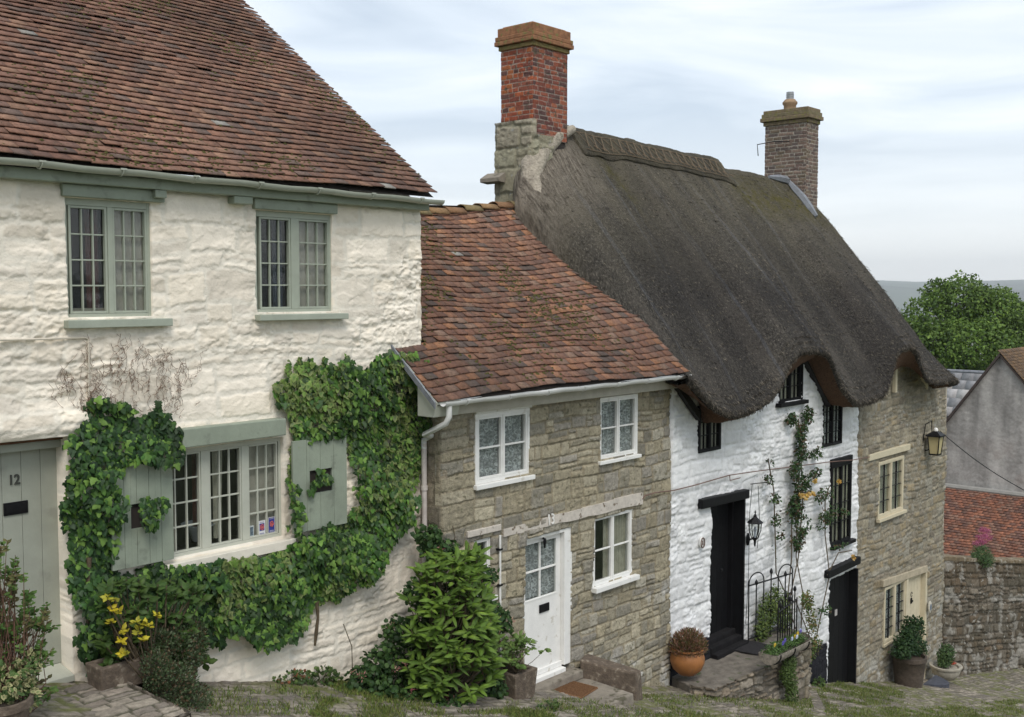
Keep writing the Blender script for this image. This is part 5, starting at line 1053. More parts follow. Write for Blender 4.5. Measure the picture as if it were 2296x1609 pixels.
climber('variegated green and cream ivy around the right shutter of the cream house', [([P3], YA, 4600, .24), ([P2], YA, 3700, .26), (ups, YA, 160, .04), ([[(705, 1052), (743, 1050), (744, 1090), (722, 1085), (700, 1075)], [(695, 1085), (708, 1085), (714, 1106), (697, 1106)]], YA-.11, 70, .08)], 2,
        [(.046, .108, .022), (.075, .165, .030), (.030, .068, .018), (.13, .24, .045), (.04, .09, .026), (.08, .13, .06)], [at(706, 1448, YA-.05), at(709, 1420, YA-.06), at(713, 1385, YA-.05), at(710, 1350, YA-.05)], .10)

# ================================================================ SHRUBS AND POTS
def shoots(base, tips, nper, size, shape, cols, matl, name, parent, seed, edge=None, droop=.5, spread=1., stem=.006, stemm=None, wander=.05):
    """stems from base to each tip, a rosette of leaves round each tip"""
    r = np.random.default_rng(seed); P = []; Nn = []; T = []; C = []; m = MB()
    for tp in tips:
        tp = np.array(tp); b = np.array(base)+r.normal(0, .04, 3)*np.array([1, 1, 0]); mid = (b+tp)/2+r.normal(0, wander, 3); m.tube([tuple(b), tuple(mid), tuple(tp)], [stem*1.6, stem*1.2, stem*.7], 5, cap=False)
        ax = (tp-mid); ax /= np.linalg.norm(ax)+1e-9; cc = np.array(cols)[r.integers(0, len(cols))]
        for k in range(nper):
            a = 2.4*k+r.random(); rad = np.array([math.cos(a), math.sin(a), 0]); el = r.uniform(-.4, .9)*(1-droop)+r.uniform(-.9, .1)*droop
            P.append(tp-ax*r.uniform(0, .9)*size*spread); t = rad+np.array([0, 0, el])+ax*r.uniform(-.1, .9)+r.normal(0, .2, 3); T.append(t); Nn.append(np.array([0, 0, 1])+rad*.5*(-el)+np.array([-.15, -.5, 0])+r.normal(0, .25, 3)); C.append(cc*r.uniform(.75, 1.25))
    o = leaves(name, parent, P, Nn, T, r.uniform(.65, 1.15, len(P))*size, shape, np.array(C), matl, edge=None if edge is None else np.tile(edge, (len(P), 1))*r.uniform(.7, 1.1, (len(P), 1)))
    m.build('stem', stemm or M['stem'], parent, smooth=True); return o
def ell(c, rr, n, seed, zmin=-.3, front=True):
    r = np.random.default_rng(seed); out = []
    while len(out) < n:
        d = r.normal(size=3); d /= np.linalg.norm(d)
        if d[2] < zmin: continue
        if front and d[1] > .5: continue
        out.append(np.array(c)+d*np.array(rr)*r.uniform(.55, 1.05))
    return out
# spotted laurel in front of house B
c = np.array(at(1000, 1400, 8.55)); gz = G(c[0])
t = root('shrub', 'big glossy spotted laurel shrub between the cream wall and door 13', 'shrub', (c[0], 8.55, gz))
rr_ = np.random.default_rng(5); tips = []
for _ in range(150):
    zz = rr_.uniform(.05, 1.74); q = .62*math.sqrt(max(.02, 1-(zz/1.82)**4))*rr_.uniform(.75, 1.05); a_ = rr_.uniform(-math.pi*1.1, .1*math.pi); tips.append(np.array((c[0]+.02+q*math.cos(a_), 8.52+q*.72*math.sin(a_), gz+zz)))
tips = [p for p in tips if p[2] > gz+.1]
shoots((c[0], 8.6, gz), tips, 9, .185, 'laurel', [(.17, .29, .035), (.11, .20, .028), (.24, .36, .05), (.06, .12, .02), (.14, .24, .035)], M['leaf'], 'foliage', t, 6, edge=(.13, .21, .04), droop=.42, spread=.8)
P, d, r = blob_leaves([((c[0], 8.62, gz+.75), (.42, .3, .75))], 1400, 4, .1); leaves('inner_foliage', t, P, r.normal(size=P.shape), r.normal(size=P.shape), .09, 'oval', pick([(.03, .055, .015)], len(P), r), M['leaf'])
# honeysuckle around it
t = root('honeysuckle', 'dark green honeysuckle with pink flowers sprawling round the spotted laurel', 'climber', at(880, 1500, 8.9))
bls = [(np.array(at(x, y, Yq)), (rx, .22, rz)) for x, y, Yq, rx, rz in ((860, 1500, 8.95, .35, .3), (820, 1530, 8.9, .25, .22), (900, 1420, 9.0, .26, .22), (935, 1330, 8.95, .16, .2), (960, 1500, 8.85, .4, .35), (990, 1235, 8.85, .25, .14), (1050, 1500, 8.75, .35, .4), (1085, 1400, 8.8, .22, .45), (1100, 1540, 8.6, .2, .25), (960, 1205, 8.95, .12, .18), (890, 1560, 8.6, .4, .12), (1080, 1290, 8.85, .2, .12), (1120, 1390, 8.85, .10, .18), (1000, 1580, 8.35, .35, .10))]
P, d, r = blob_leaves(bls, 5600, 14, .4); n = len(P); P[:, 2] = np.maximum(P[:, 2], ground_z(P[:, 0], P[:, 1])+.02); P[:, 1] = np.minimum(P[:, 1], np.where(P[:, 0] < 8.8, YA, YB)-.03)
leaves('foliage', t, P, d+np.array([0, -.8, .5])+r.normal(0, .4, (n, 3)), r.normal(size=(n, 3))+np.array([0, -.3, -.6]), r.uniform(.035, .075, n), 'round', pick([(.035, .075, .022), (.05, .10, .028), (.028, .06, .02), (.07, .13, .035)], n, r), M['leaf'])
fl = P[r.choice(n, 330)]+np.array([0, -.05, .02])
for i in range(0, 330, 6):
    q = fl[i]+r.normal(0, .018, (9, 3)); leaves('flower', t, q, r.normal(size=q.shape), r.normal(size=q.shape)+np.array([0, -.6, .3]), r.uniform(.025, .050, 9), 'lance', pick([(.55, .20, .22), (.62, .30, .25), (.50, .36, .25), (.40, .10, .13)], 9, r), M['petal'])
m = MB()
for x0_, y0_, x1_, y1_ in ((790, 1500, 770, 1400), (960, 1230, 955, 1190), (1010, 1230, 1015, 1180)):
    a = at(x0_, y0_, 8.95); b = at(x1_, y1_, 8.95); m.tube([a, ((a[0]+b[0])/2+.03, 8.92, (a[2]+b[2])/2), b], .005, 4)
m.build('stem', M['stem'], t)
# ground weeds along the foot of the wall
def tuft(px, py, Yq, label, n, size, cols, rr, seed, shape='round', name='weed', h=.2):
    q = gp(px, py) if Yq is None else (at(px, py, Yq)[0], Yq); z = G(q[0]); t = root(name, label, name.replace('_', ' '), (q[0], q[1], z))
    P, d, r = blob_leaves([((q[0], q[1], z+h*.4), (rr, rr*.6, h))], n, seed, .3); P[:, 2] = np.maximum(P[:, 2], z+.01)
    leaves('foliage', t, P, d+np.array([0, -.3, .7])+r.normal(0, .3, d.shape), d+r.normal(0, .5, d.shape)+np.array([0, 0, .2]), size, shape, pick(cols, n, r), M['dullleaf'])
    m = MB(); [m.tube([(q[0], q[1], z-.01), tuple(P[i])], .003, 4, cap=False) for i in range(0, n, max(1, n//12))]; m.build('stem', M['stem'], t); return t
GW2 = [(.07, .12, .03), (.10, .15, .04), (.05, .09, .025)]
tuft(650, 1548, YA-.08, 'low creeping weed at the foot of the cream wall', 170, .04, GW2+[(.25, .10, .05)], .22, 31, h=.08)
tuft(720, 1552, YA-.12, 'small leafy weed at the foot of the cream wall next to the honeysuckle', 260, .045, GW2, .26, 32, h=.12)
tuft(1835, 1535, 8.85, 'small green weed growing at the foot of the second black door', 150, .05, GW2, .16, 33, h=.12)
tuft(1230, 1590, 7.95, 'small clump of weeds on the lane below the square stone planter', 120, .035, GW2, .2, 34, h=.05)
# yellow tipped shrub, hebe, bush by door 12
c = at(330, 1400, 8.95); gz = G(c[0])
t = root('shrub', 'green shrub with bright yellow young leaves in front of the left ivy column', 'shrub', (c[0], 8.95, gz))
tips = [np.array(at(x, y, 8.85+RNG.uniform(-.1, .12))) for x, y in zip(RNG.uniform(215, 470, 85), RNG.uniform(1275, 1490, 85)) if y > 1275+abs(x-340)*.35]
shoots((c[0], 9.0, gz), tips, 8, .105, 'oval', [(.06, .12, .03), (.045, .09, .025), (.09, .15, .035)], M['leaf'], 'foliage', t, 16, droop=.35, spread=.6, edge=(.07, .12, .03))
yt = [np.array(at(x+RNG.normal(0, 5), y+RNG.normal(0, 5), 8.66)) for x, y in ((236, 1342), (262, 1352), (256, 1372), (246, 1392), (275, 1412), (262, 1440), (287, 1420), (332, 1392), (350, 1382), (318, 1408), (302, 1432), (268, 1470), (300, 1398), (322, 1440), (282, 1455), (245, 1365), (340, 1410))]
shoots((c[0], 8.9, gz), yt, 9, .062, 'oval', [(.46, .40, .035), (.36, .34, .04), (.52, .42, .03)], M['leaf'], 'young_leaves', t, 17, droop=.3, spread=.5)
t = root('shrub', 'fine leaved grey green bush spilling over the right end of the stone trough', 'shrub', (at(390, 1560, 8.6)[0], 8.6, G(5.2)))
bls = [(np.array(at(x, y, Yq)), (rx, .2, rz)) for x, y, Yq, rx, rz in ((400, 1470, 8.8, .22, .28), (385, 1540, 8.55, .24, .22), (350, 1500, 8.6, .13, .18), (430, 1570, 8.5, .18, .16), (400, 1600, 8.4, .28, .12), (430, 1440, 8.95, .14, .25), (360, 1440, 8.8, .12, .12))]
P, d, r = blob_leaves(bls, 9500, 24, .35); n = len(P)
leaves('foliage', t, P, d+r.normal(0, .6, (n, 3))+np.array([0, 0, .4]), d+r.normal(0, .5, (n, 3))+np.array([0, -.2, .7]), r.uniform(.018, .034, n), 'oval', pick([(.075, .115, .05), (.10, .14, .065), (.055, .09, .035), (.13, .16, .09), (.13, .09, .05)], n, r), M['dullleaf'])
m = MB(); [m.tube([(c[0]+.3, 8.7, G(5.3)), tuple(P[i])], .004, 4, cap=False) for i in range(0, n, 220)]; m.build('stem', M['stem'], t)
# stone trough by door 12
def trough(label, x0, x1, y0, y1, z0, h, taper, matl=None, earth=True, wall=.06, rot=0, name='stone_trough'):
    t = root(name, label, 'planter', ((x0+x1)/2, (y0+y1)/2, z0)); m = MB(); k = taper
    o = [(x0+k, y0+k), (x1-k, y0+k), (x1-k, y1-k), (x0+k, y1-k)]; O = [(x0, y0), (x1, y0), (x1, y1), (x0, y1)]; I = [(x0+wall, y0+wall), (x1-wall, y0+wall), (x1-wall, y1-wall), (x0+wall, y1-wall)]
    V = [(a, b, z0) for a, b in o]+[(a, b, z0+h) for a, b in O]+[(a, b, z0+h) for a, b in I]+[(a, b, z0+h*.6) for a, b in I]
    F = [(3, 2, 1, 0)]+[(i, (i+1) % 4, 4+(i+1) % 4, 4+i) for i in range(4)]+[(4+i, 4+(i+1) % 4, 8+(i+1) % 4, 8+i) for i in range(4)]+[(8+i, 8+(i+1) % 4, 12+(i+1) % 4, 12+i) for i in range(4)]
    c_, s_ = math.cos(rot), math.sin(rot); mx_, my_ = (x0+x1)/2, (y0+y1)/2; V = [(mx_+(a-mx_)*c_-(b-my_)*s_, my_+(a-mx_)*s_+(b-my_)*c_, z) for a, b, z in V]
    m.v = V; m.f = F; m.build('trough', matl or M['trough'], t, bevel=.012)
    q = MB(); q.v = [(v[0], v[1], z0+h*.85) for v in V[8:12]]; q.f = [(0, 1, 2, 3)]; q.build('soil', mat('soil', (.05, .035, .025), .95, .3, 30, 60, 1) if 'soil' not in bpy.data.materials else bpy.data.materials['soil'], t); return t
q0 = at(226, 1556, 8.72); trough('long low grey stone trough under the yellow tipped shrub', q0[0], q0[0]+.60, 8.72, 9.0, q0[2]-.03, .24, .02)
# doorstep cobbles of house A
lx0, lx1 = 3.2, 4.72; ztop = at(200, 1565, 8.55)[2]-.02
dst = root('cobbled_landing', 'cobbled landing of flat stones in front of door 12', 'landing', (4, 8.6, ztop-.5))
relief('paving', dst, lx0, lx1, 7.7, 9.02, .014, lambda u, v, h: (u+0*h, v+0*h, ztop+h-.03), [], (.12, .17), (.16, .30), .02, [(.26, .22, .18), (.21, .18, .15), (.30, .26, .21)], (.08, .075, .05), M['setts'], seed=66, warp=.02, gap=.014, rough=.004)
relief('kerb_face', dst, 7.7, 9.02, ztop-.8, ztop-.005, .02, lambda u, v, h: (lx1+h-.02, u, v), [], (.12, .2), (.15, .3), .02, [(.20, .17, .14)], (.08, .07, .05), M['setts'], seed=67)
relief('kerb_front', dst, lx0, lx1, ztop-.8, ztop-.005, .02, lambda u, v, h: (u, 7.7-h+.02, v), [], (.12, .2), (.15, .3), .02, [(.20, .17, .14)], (.08, .07, .05), M['setts'], seed=68)
# azalea at the left edge
c = at(20, 1560, 8.3)
t = root('shrub', 'leggy shrub of bare reddish stems tipped with green leaves left of door 12', 'shrub', (c[0], 8.3, c[2]-.2))
rr = np.random.default_rng(5); tips = [np.array(at(x, y, 8.3+rr.uniform(-.2, .2))) for x, y in zip(rr.uniform(-60, 128, 230), rr.uniform(1190, 1560, 230)) if y > 1190+max(0, x)*1.55 or (x < 20 and y > 1180)]
shoots((c[0]-.05, 8.3, c[2]-.25), tips, 10, .052, 'oval', [(.08, .15, .03), (.10, .17, .04), (.06, .12, .025), (.13, .12, .045)], M['dullleaf'], 'foliage', t, 19, droop=.25, spread=1.9, stem=.0032, stemm=mat('red_stem', (.14, .075, .05), .8, .3, 20, 50, .3), wander=.09)
t = root('potted_plant', 'cream variegated trailing plant in a pot at the bottom left corner', 'plant', (at(20, 1600, 8.05)[0], 8.05, at(20, 1690, 8.05)[2]))
P, d, r = blob_leaves([(np.array(at(-10, 1530, 8.1)), (.26, .2, .14)), (np.array(at(50, 1560, 8.1)), (.14, .12, .12)), (np.array(at(60, 1500, 8.15)), (.10, .10, .13))], 1100, 51, .4); n = len(P); cc = pick([(.09, .15, .04), (.06, .11, .03)], n, r)
leaves('foliage', t, P, d+np.array([0, -.5, .5]), d+r.normal(0, .5, (n, 3)), r.uniform(.03, .055, n), 'oval', cc, M['dullleaf'], edge=np.where(r.random((n, 1)) < .55, np.array([[.50, .46, .24]]), cc))
pc = at(10, 1565, 8.1); MB().lathe((pc[0]-.02, 8.1, pc[2]-.34), [(.15, 0), (.20, .28), (.22, .28), (.22, .34), (.19, .34), (.18, .30), (0, .30)], 26).build('pot', M['trough'], t, smooth=True)
# ---- front of door 13
zs = at(1290, 1562, 8.35)[2]
t = root('doorstep', 'low pale flagstone step below door 13', 'step', (11.6, 8.5, zs-.3)); a = gp(1195, 1565); b = gp(1400, 1575)
m = MB(); xa, xb_ = at(1185, 1560, 8.4)[0], at(1400, 1560, 8.2)[0]; zst = at(1300, 1558, 8.5)[2]
m.hexa([(xa, 8.02, zst-.4), (xb_-.05, 7.98, zst-.4), (xb_, 9.1, zst-.4), (xa, 9.1, zst-.4), (xa+.02, 8.05, zst), (xb_-.07, 8.0, zst-.0), (xb_, 9.1, zst), (xa, 9.1, zst)]); m.box(bd[0]-.02, bd[1]+.05, 8.82, 9.22, zst+.002, bd[2]+.025); m.build('step_slab', M['step'], t, bevel=.02)
kz = zst+.22; t = root('kerb_stone', 'low dark stone kerb to the right of the doormat at door 13', 'kerb', (12.5, 8.6, zst))
m = MB(); x_ = bd[1]+.03; m.hexa([(x_, 8.85, zst-.3), (x_+.32, 8.15, zst-.3), (x_+.55, 8.2, zst-.3), (x_+.35, 9.02, zst-.3), (x_, 8.88, zst+.25), (x_+.32, 8.18, zst+.15), (x_+.52, 8.22, zst+.13), (x_+.33, 9.02, zst+.24)]); m.build('stone', M['trough'], t, bevel=.03)
dm = MB(); p4 = [atZ(1224, 1546, zst+.02), atZ(1302, 1566, zst+.02), atZ(1341, 1542, zst+.02), atZ(1270, 1524, zst+.02)]; dm.prism([(p[0], p[1], zst+.004) for p in p4], (0, 0, .022)); o = dm.build('doormat', M['coir'], bevel=.004)
tag(o, 'brown woven coir doormat on the flagstone in front of door 13', 'doormat')
rib = MB(); c0 = np.array(p4); 
for i in range(1, 14):
    a = c0[0]*(1-i/14)+c0[3]*i/14; b = c0[1]*(1-i/14)+c0[2]*i/14; rib.tube([(a[0]+(b[0]-a[0])*j/12, a[1]+(b[1]-a[1])*j/12+.018*(j % 2), zst+.028) for j in range(13)], .007, 4)
rb_ = rib.build('rib', mat('coir_dark', (.16, .085, .04), .95, .2, 50, 90, 1), o)
x0 = at(1132, 1550, 8.55)[0]; zt_ = at(1170, 1500, 8.5)[2]
tp = trough('square dark stone planter with leafy green plant left of door 13', x0, x0+.42, 8.38, 8.80, G(x0+.2)-.02, zt_-G(x0+.2)+.02, .03, name='stone_planter')
r = np.random.default_rng(9); tips = [np.array((x0+.22+r.normal(0, .17), 8.6+r.normal(0, .13), zt_+r.uniform(.08, .42))) for _ in range(46)]
shoots((x0+.22, 8.6, zt_-.05), tips, 8, .075, 'oval', [(.13, .21, .05), (.10, .17, .04), (.16, .24, .06)], M['dullleaf'], 'plant', tp, 23, droop=.3, spread=1.5, stem=.003)
# ---- terracotta pot of heather
pc = np.array(at(1541, 1500, 8.72)); zp = at(1541, 1512, 8.72)[2]
t = root('flower_pot', 'round glazed terracotta pot with brown heather beside the white cottage door', 'plant pot', (pc[0], 8.72, zp))
sc = (at(1577, 1480, 8.72)[0]-at(1505, 1480, 8.72)[0])*.5*.74
MB().lathe((pc[0], 8.72, zp), [(.10, 0), (.13, .01), (.22, .09), (.262, .20), (.262, .27), (.235, .345), (.215, .37), (.245, .385), (.25, .40), (.235, .41), (.19, .40), (.18, .35), (0, .34)], 40).build('pot', M['terra'], t, smooth=True)
P, d, r = blob_leaves([((pc[0]-.0, 8.70, zp+.42), (.30, .27, .28))], 5200, 44, .2); k = P[:, 2] > zp+.33; P, d = P[k], d[k]; n = len(P)
leaves('heather', t, P, r.normal(size=(n, 3)), d*.7+np.array([0, 0, .8])+r.normal(0, .3, (n, 3)), r.uniform(.03, .06, n), 'lance', pick([(.20, .11, .06), (.15, .12, .05), (.26, .13, .08), (.10, .10, .035), (.30, .17, .13)], n, r), M['dullleaf'])
# ---- raised stoop of the white cottage
ZS = -5.9; out = [(13.80, 8.98), (13.62, 8.55), (13.75, 8.18), (14.9, 8.10), (15.8, 7.98), (16.5, 8.05), (17.1, 8.40), (17.3, 8.98)]
t = root('stoop', 'raised stone landing with rubble retaining wall in front of the white cottage door', 'landing', (16, 8.5, G(16)))
m = MB(); m.prism([(x, y, ZS-.02) for x, y in out[::-1]], (0, 0, -3)); m.build('core', M['paving'], t)
def tints(u, v, c): k = np.clip((fbm(u, v, 1.5, 5, 4)+.05)*4, 0, 1)[..., None]; return c*(1-k*.45)+np.array((.10, .09, .055))*k*.45
pol = out
relief('paving', t, 13.5, 17.4, 7.9, 9.0, .02, lambda u, v, h: (u, v, ZS-.015+h), [], (.30, .45), (.45, .8), .012, [(.185, .165, .14), (.16, .145, .12), (.20, .18, .15)], (.11, .10, .075), M['paving'], seed=71, warp=.03, gap=.012, rough=.005, clip=lambda u, v: inpoly(u.ravel(), v.ravel(), pol).reshape(u.shape), tint=tints)
path = np.array(out[1:7]); seg = np.hypot(*np.diff(path, axis=0).T); cl = np.concatenate([[0], np.cumsum(seg)])
def smap(u, v, h):
    x = np.interp(u, cl, path[:, 0]); y = np.interp(u, cl, path[:, 1]); du = .05; dx = np.interp(u+du, cl, path[:, 0])-np.interp(u-du, cl, path[:, 0]); dy = np.interp(u+du, cl, path[:, 1])-np.interp(u-du, cl, path[:, 1]); ln = np.hypot(dx, dy)+1e-9
    return x+dy/ln*h, y-dx/ln*h, ZS+v
relief('retaining_wall', t, 0, cl[-1], -1.7, .02, .017, smap, [], (.10, .22), (.14, .38), .07, [(.27, .215, .16), (.22, .17, .13), (.33, .27, .20), (.19, .16, .125), (.30, .26, .21)], (.10, .085, .06), M['stone2'], seed=73, warp=.03, gap=.022, rough=.010, split=.4, tint=tints)
mt = MB(); p4 = [atZ(1640, 1452, ZS+.02), atZ(1712, 1462, ZS+.02), atZ(1722, 1440, ZS+.02), atZ(1658, 1428, ZS+.02)]
p4 = [atZ(1628, 1455, ZS+.02), atZ(1700, 1468, ZS+.02), atZ(1728, 1447, ZS+.02), atZ(1668, 1434, ZS+.02)]
mt.prism([(p[0], p[1], ZS+.004) for p in p4], (0, 0, .02)); o = mt.build('doormat', M['rubber'], bevel=.004); tag(o, 'black rubber doormat on the raised landing of the white cottage', 'doormat')
# railings
def rail(label, pts, n, htop, gate, seed):
    A_, B_ = np.array(pts[0]), np.array(pts[1]); t = root('railing', label, 'railing', tuple(A_), 'iron railings on the landing'); m = MB()
    for i in range(n):
        p = A_+(B_-A_)*i/(n-1); hoop = (i % 4 in (0, 2)); q = MB()
        top = p+np.array([0, 0, htop[i % len(htop)]])
        q.tube([tuple(p), tuple(top)], .011, 6)
        if i % 2 == 1: q.lathe(tuple(top), [(.006, 0), (.022, .015), (.030, .04), (.024, .07), (.010, .095), (.0, .11)], 8)
        q.build('bar', M['iron'], t, smooth=True)
    for i in range(0, n-2, 4):
        a = A_+(B_-A_)*i/(n-1); b = A_+(B_-A_)*(i+2)/(n-1); hz = htop[0]; q = MB(); q.tube([tuple(a+(b-a)*(.5-.5*math.cos(k))+np.array([0, 0, hz+.16*math.sin(k)])) for k in np.linspace(0, math.pi, 12)], .011, 6); q.build('hoop', M['iron'], t, smooth=True)
    for hz in (.08, htop[0]-.03): MB().tube([tuple(A_+np.array([0, 0, hz])), tuple(B_+np.array([0, 0, hz]))], .014, 6).build('rail', M['iron'], t, smooth=True)
    return t
ra_ = (at(1678, 1400, 8.86)[0], 8.86, ZS); rc = (15.55, 8.12, ZS); re_ = (at(1786, 1400, 8.25)[0], 8.25, ZS)
rail('black iron railing with hoops and finials against the white wall beside the roses', [ra_, (at(1775, 1400, 8.70)[0], 8.70, ZS)], 7, [1.02, .96, 1.02, 1.08], 0, 1)
rail('black iron railing with hoops and finials at the street edge above the pansy trough', [rc, re_], 9, [.80, .80, .80, .92], 0, 2)
# pansy trough (half round wooden planter)
A_ = np.array(at(1722, 1468, 7.80)); B_ = np.array(at(1798, 1432, 7.86)); t = root('trough_planter', 'half round wooden trough of blue, yellow and white pansies hung on the landing wall', 'planter', tuple((A_+B_)/2)); dv_ = (B_-A_); L_ = np.linalg.norm(dv_); e1 = dv_/L_; e2 = np.cross(e1, (0, 0, 1.)); e2 /= np.linalg.norm(e2)
K = 12; V = []; rad = .16
for a in (0, L_):
    for k in range(K+1): th_ = math.pi*k/K; V.append(tuple(A_+e1*a+e2*rad*math.cos(th_)-np.array([0, 0, 1])*rad*1.05*math.sin(th_)))
F = [(k, k+1, K+2+k, K+1+k) for k in range(K)]+[tuple(range(K+1)), tuple(range(2*K+1, K, -1))]
o = mesh_np('trough', np.array(V), F, mat('grey_timber', (.26, .23, .19), .9, .35, 18, 40, .7), t); s = o.modifiers.new('s', 'SOLIDIFY'); s.thickness = .012
m = MB()
for f_ in (.08, .5, .92): m.tube([tuple(A_+e1*L_*f_+e2*(rad+.008)*math.cos(math.pi*k/K)-np.array([0, 0, 1])*(rad*1.05+.008)*math.sin(math.pi*k/K)) for k in range(K+1)], .012, 5)
m.build('iron_hoop', M['iron'], t); P, d, r = blob_leaves([(A_+e1*L_*f_+np.array([0, 0, .03]), (.16, .14, .10)) for f_ in (.1, .3, .5, .7, .9)], 1500, 61, .2); n = len(P)
leaves('foliage', t, P, d+np.array([0, 0, .5]), r.normal(size=(n, 3))+np.array([0, 0, .3]), .035, 'oval', pick([(.06, .12, .03), (.09, .16, .04)], n, r), M['dullleaf'])
pcs = [((.55, .60, .75), .62), ((.60, .65, .78), .70), ((.60, .42, .03), .72), ((.58, .40, .03), .80), ((.10, .08, .35), .22), ((.12, .10, .40), .28), ((.20, .28, .55), .84), ((.45, .55, .70), .95), ((.60, .44, .05), .12), ((.14, .10, .42), .9)]
for cc, f_ in pcs:
    p = A_+e1*L_*f_+np.array([r.normal(0, .03), r.normal(-.04, .03), .12+r.normal(0, .025)]); ang_ = np.linspace(0, 2*math.pi, 6)[:5]
    T = np.stack([np.cos(ang_), 0*ang_, np.sin(ang_)], 1); leaves('pansy', t, np.tile(p, (5, 1)), np.tile((-.5, -1, .5), (5, 1)), T, .042, 'round', np.tile(cc, (5, 1)), M['petal'], edge=np.tile(cc, (5, 1)))
# weeds hanging on the landing wall
t = root('trailing_plant', 'small leaved green plant trailing down the landing wall below the pansy trough', 'plant', (16.5, 7.9, G(16.5))); P, d, r = blob_leaves([(np.array(at(x, y, Yq)), (.14, .10, .22)) for x, y, Yq in ((1772, 1490, 7.86), (1774, 1530, 7.84), (1776, 1562, 7.82), (1765, 1510, 7.86))], 2400, 63, .4); n = len(P)
leaves('foliage', t, P, d+np.array([0, -.5, .4]), r.normal(size=(n, 3)), r.uniform(.02, .035, n), 'round', pick([(.08, .13, .03), (.11, .16, .045), (.06, .10, .025)], n, r), M['dullleaf'])
# greenery behind the railings
t = root('shrub', 'small yellow green shrub behind the iron railings on the landing', 'shrub', (16.7, 8.8, ZS)); P, d, r = blob_leaves([((16.45, 8.82, ZS+.35), (.22, .12, .42)), ((16.75, 8.8, ZS+.5), (.22, .12, .4)), ((16.25, 8.8, ZS+.15), (.16, .12, .2)), ((17.0, 8.75, ZS+.3), (.2, .12, .4))], 2300, 65, .3); n = len(P)
leaves('foliage', t, P, d+np.array([0, -.5, .5]), r.normal(size=(n, 3)), r.uniform(.035, .06, n), 'oval', pick([(.10, .15, .035), (.15, .19, .05), (.07, .11, .03)], n, r), M['dullleaf'])
# ---- climbing roses on the white cottage
def rose(label, stems, blobs, n, blooms, seed, reds=()):
    t = root('climbing_rose', label, 'rose', at(stems[0][0][0], stems[0][0][1], 8.93)); m = MB()
    for s in stems: m.tube([at(x, y, 8.9) for x, y in s], [.011]*len(s), 6)
    m.build('stem', M['stem'], t, smooth=True); P, d, r = blob_leaves([(np.array(at(x, y, 8.85)), (rx, .10, rz)) for x, y, rx, rz in [(b0_, b1_, b2_*1.25, b3_) for b0_, b1_, b2_, b3_ in blobs]], int(n*1.15), seed, .15)
    kk = fbm(P[:, 0]*1.5, P[:, 2], 5, seed, 2) > -.12; P, d = P[kk], d[kk]; P[:, 1] = np.minimum(P[:, 1], 8.95); n = len(P)
    leaves('foliage', t, P, np.array([0, -1, .5])+r.normal(0, .5, (n, 3)), r.normal(size=(n, 3))+np.array([0, 0, -.6]), r.uniform(.04, .07, n), 'oval', pick([(.045, .09, .03), (.06, .11, .035), (.035, .07, .028), (.10, .07, .04)] , n, r), M['leaf'])
    for x, y in blooms:
        p = np.array(at(x, y, 8.74)); q = MB(); k = 14; T = r.normal(size=(k, 3))+np.array([0, -.7, .2]); leaves('bloom', t, np.tile(p, (k, 1))+r.normal(0, .012, (k, 3)), np.tile((0, -1, .2), (k, 1))+r.normal(0, .5, (k, 3)), T, .062, 'round', pick([(.62, .36, .09), (.60, .42, .16), (.66, .46, .12)], k, r), M['petal'])
rose('tall dense climbing rose with yellow blooms in the middle of the white wall', [[(1778, 1420), (1765, 1370), (1790, 1250), (1800, 1120), (1795, 1000), (1790, 940)], [(1790, 1430), (1765, 1350), (1775, 1250), (1775, 1120)], [(1795, 1430), (1800, 1330), (1785, 1250), (1788, 1150)]],
     [(1812, 930, .12, .18), (1800, 970, .16, .2), (1797, 1010, .20, .2), (1825, 1015, .22, .14), (1790, 1050, .24, .25), (1800, 1090, .25, .25), (1785, 1140, .24, .3), (1800, 1180, .22, .22), (1790, 1210, .16, .22), (1775, 940, .08, .15), (1830, 1060, .15, .1)], 3600, [(1796, 1112), (1812, 1110), (1822, 1108), (1826, 1080), (1806, 1116)], 71)
rose('thin climbing rose stem right of the black wall lantern', [[(1775, 1400), (1770, 1350), (1740, 1285), (1738, 1200), (1735, 1100), (1722, 1030)]], [(1725, 1040, .09, .1), (1722, 1075, .12, .1), (1738, 1120, .12, .12), (1742, 1165, .10, .14), (1750, 1205, .12, .12), (1738, 1240, .10, .14)], 330, [], 72)
rose('wispy climbing rose with yellow blooms beside the tall black window', [[(1830, 1430), (1845, 1360), (1860, 1290), (1850, 1200), (1850, 1120), (1860, 1090)], [(1855, 1290), (1880, 1240), (1910, 1235)]], [(1850, 1110, .3, .18), (1862, 1150, .28, .18), (1845, 1170, .2, .2), (1890, 1150, .16, .1), (1880, 1225, .3, .06), (1850, 1370, .14, .12)], 620, [(1880, 1081), (1915, 1250)], 73)
t = root('climbing_plant', 'green stems of a plant growing up from the landing right of the railings', 'plant', (17.9, 8.8, G(17.9))); P, d, r = blob_leaves([(np.array(at(x, y, 8.75)), (.17, .12, .2)) for x, y in ((1815, 1360), (1822, 1400), (1830, 1440), (1815, 1465), (1810, 1345))], 800, 75, .2); n = len(P)
leaves('foliage', t, P, d+np.array([0, -.5, .5]), r.normal(size=(n, 3)), r.uniform(.04, .06, n), 'oval', pick([(.08, .13, .035), (.12, .15, .04), (.20, .15, .06)], n, r), M['dullleaf']); m = MB(); m.tube([at(1835, 1470, 8.8), at(1812, 1420, 8.8), at(1783, 1345, 8.85)], .01, 5); m.build('stem', M['stem'], t)
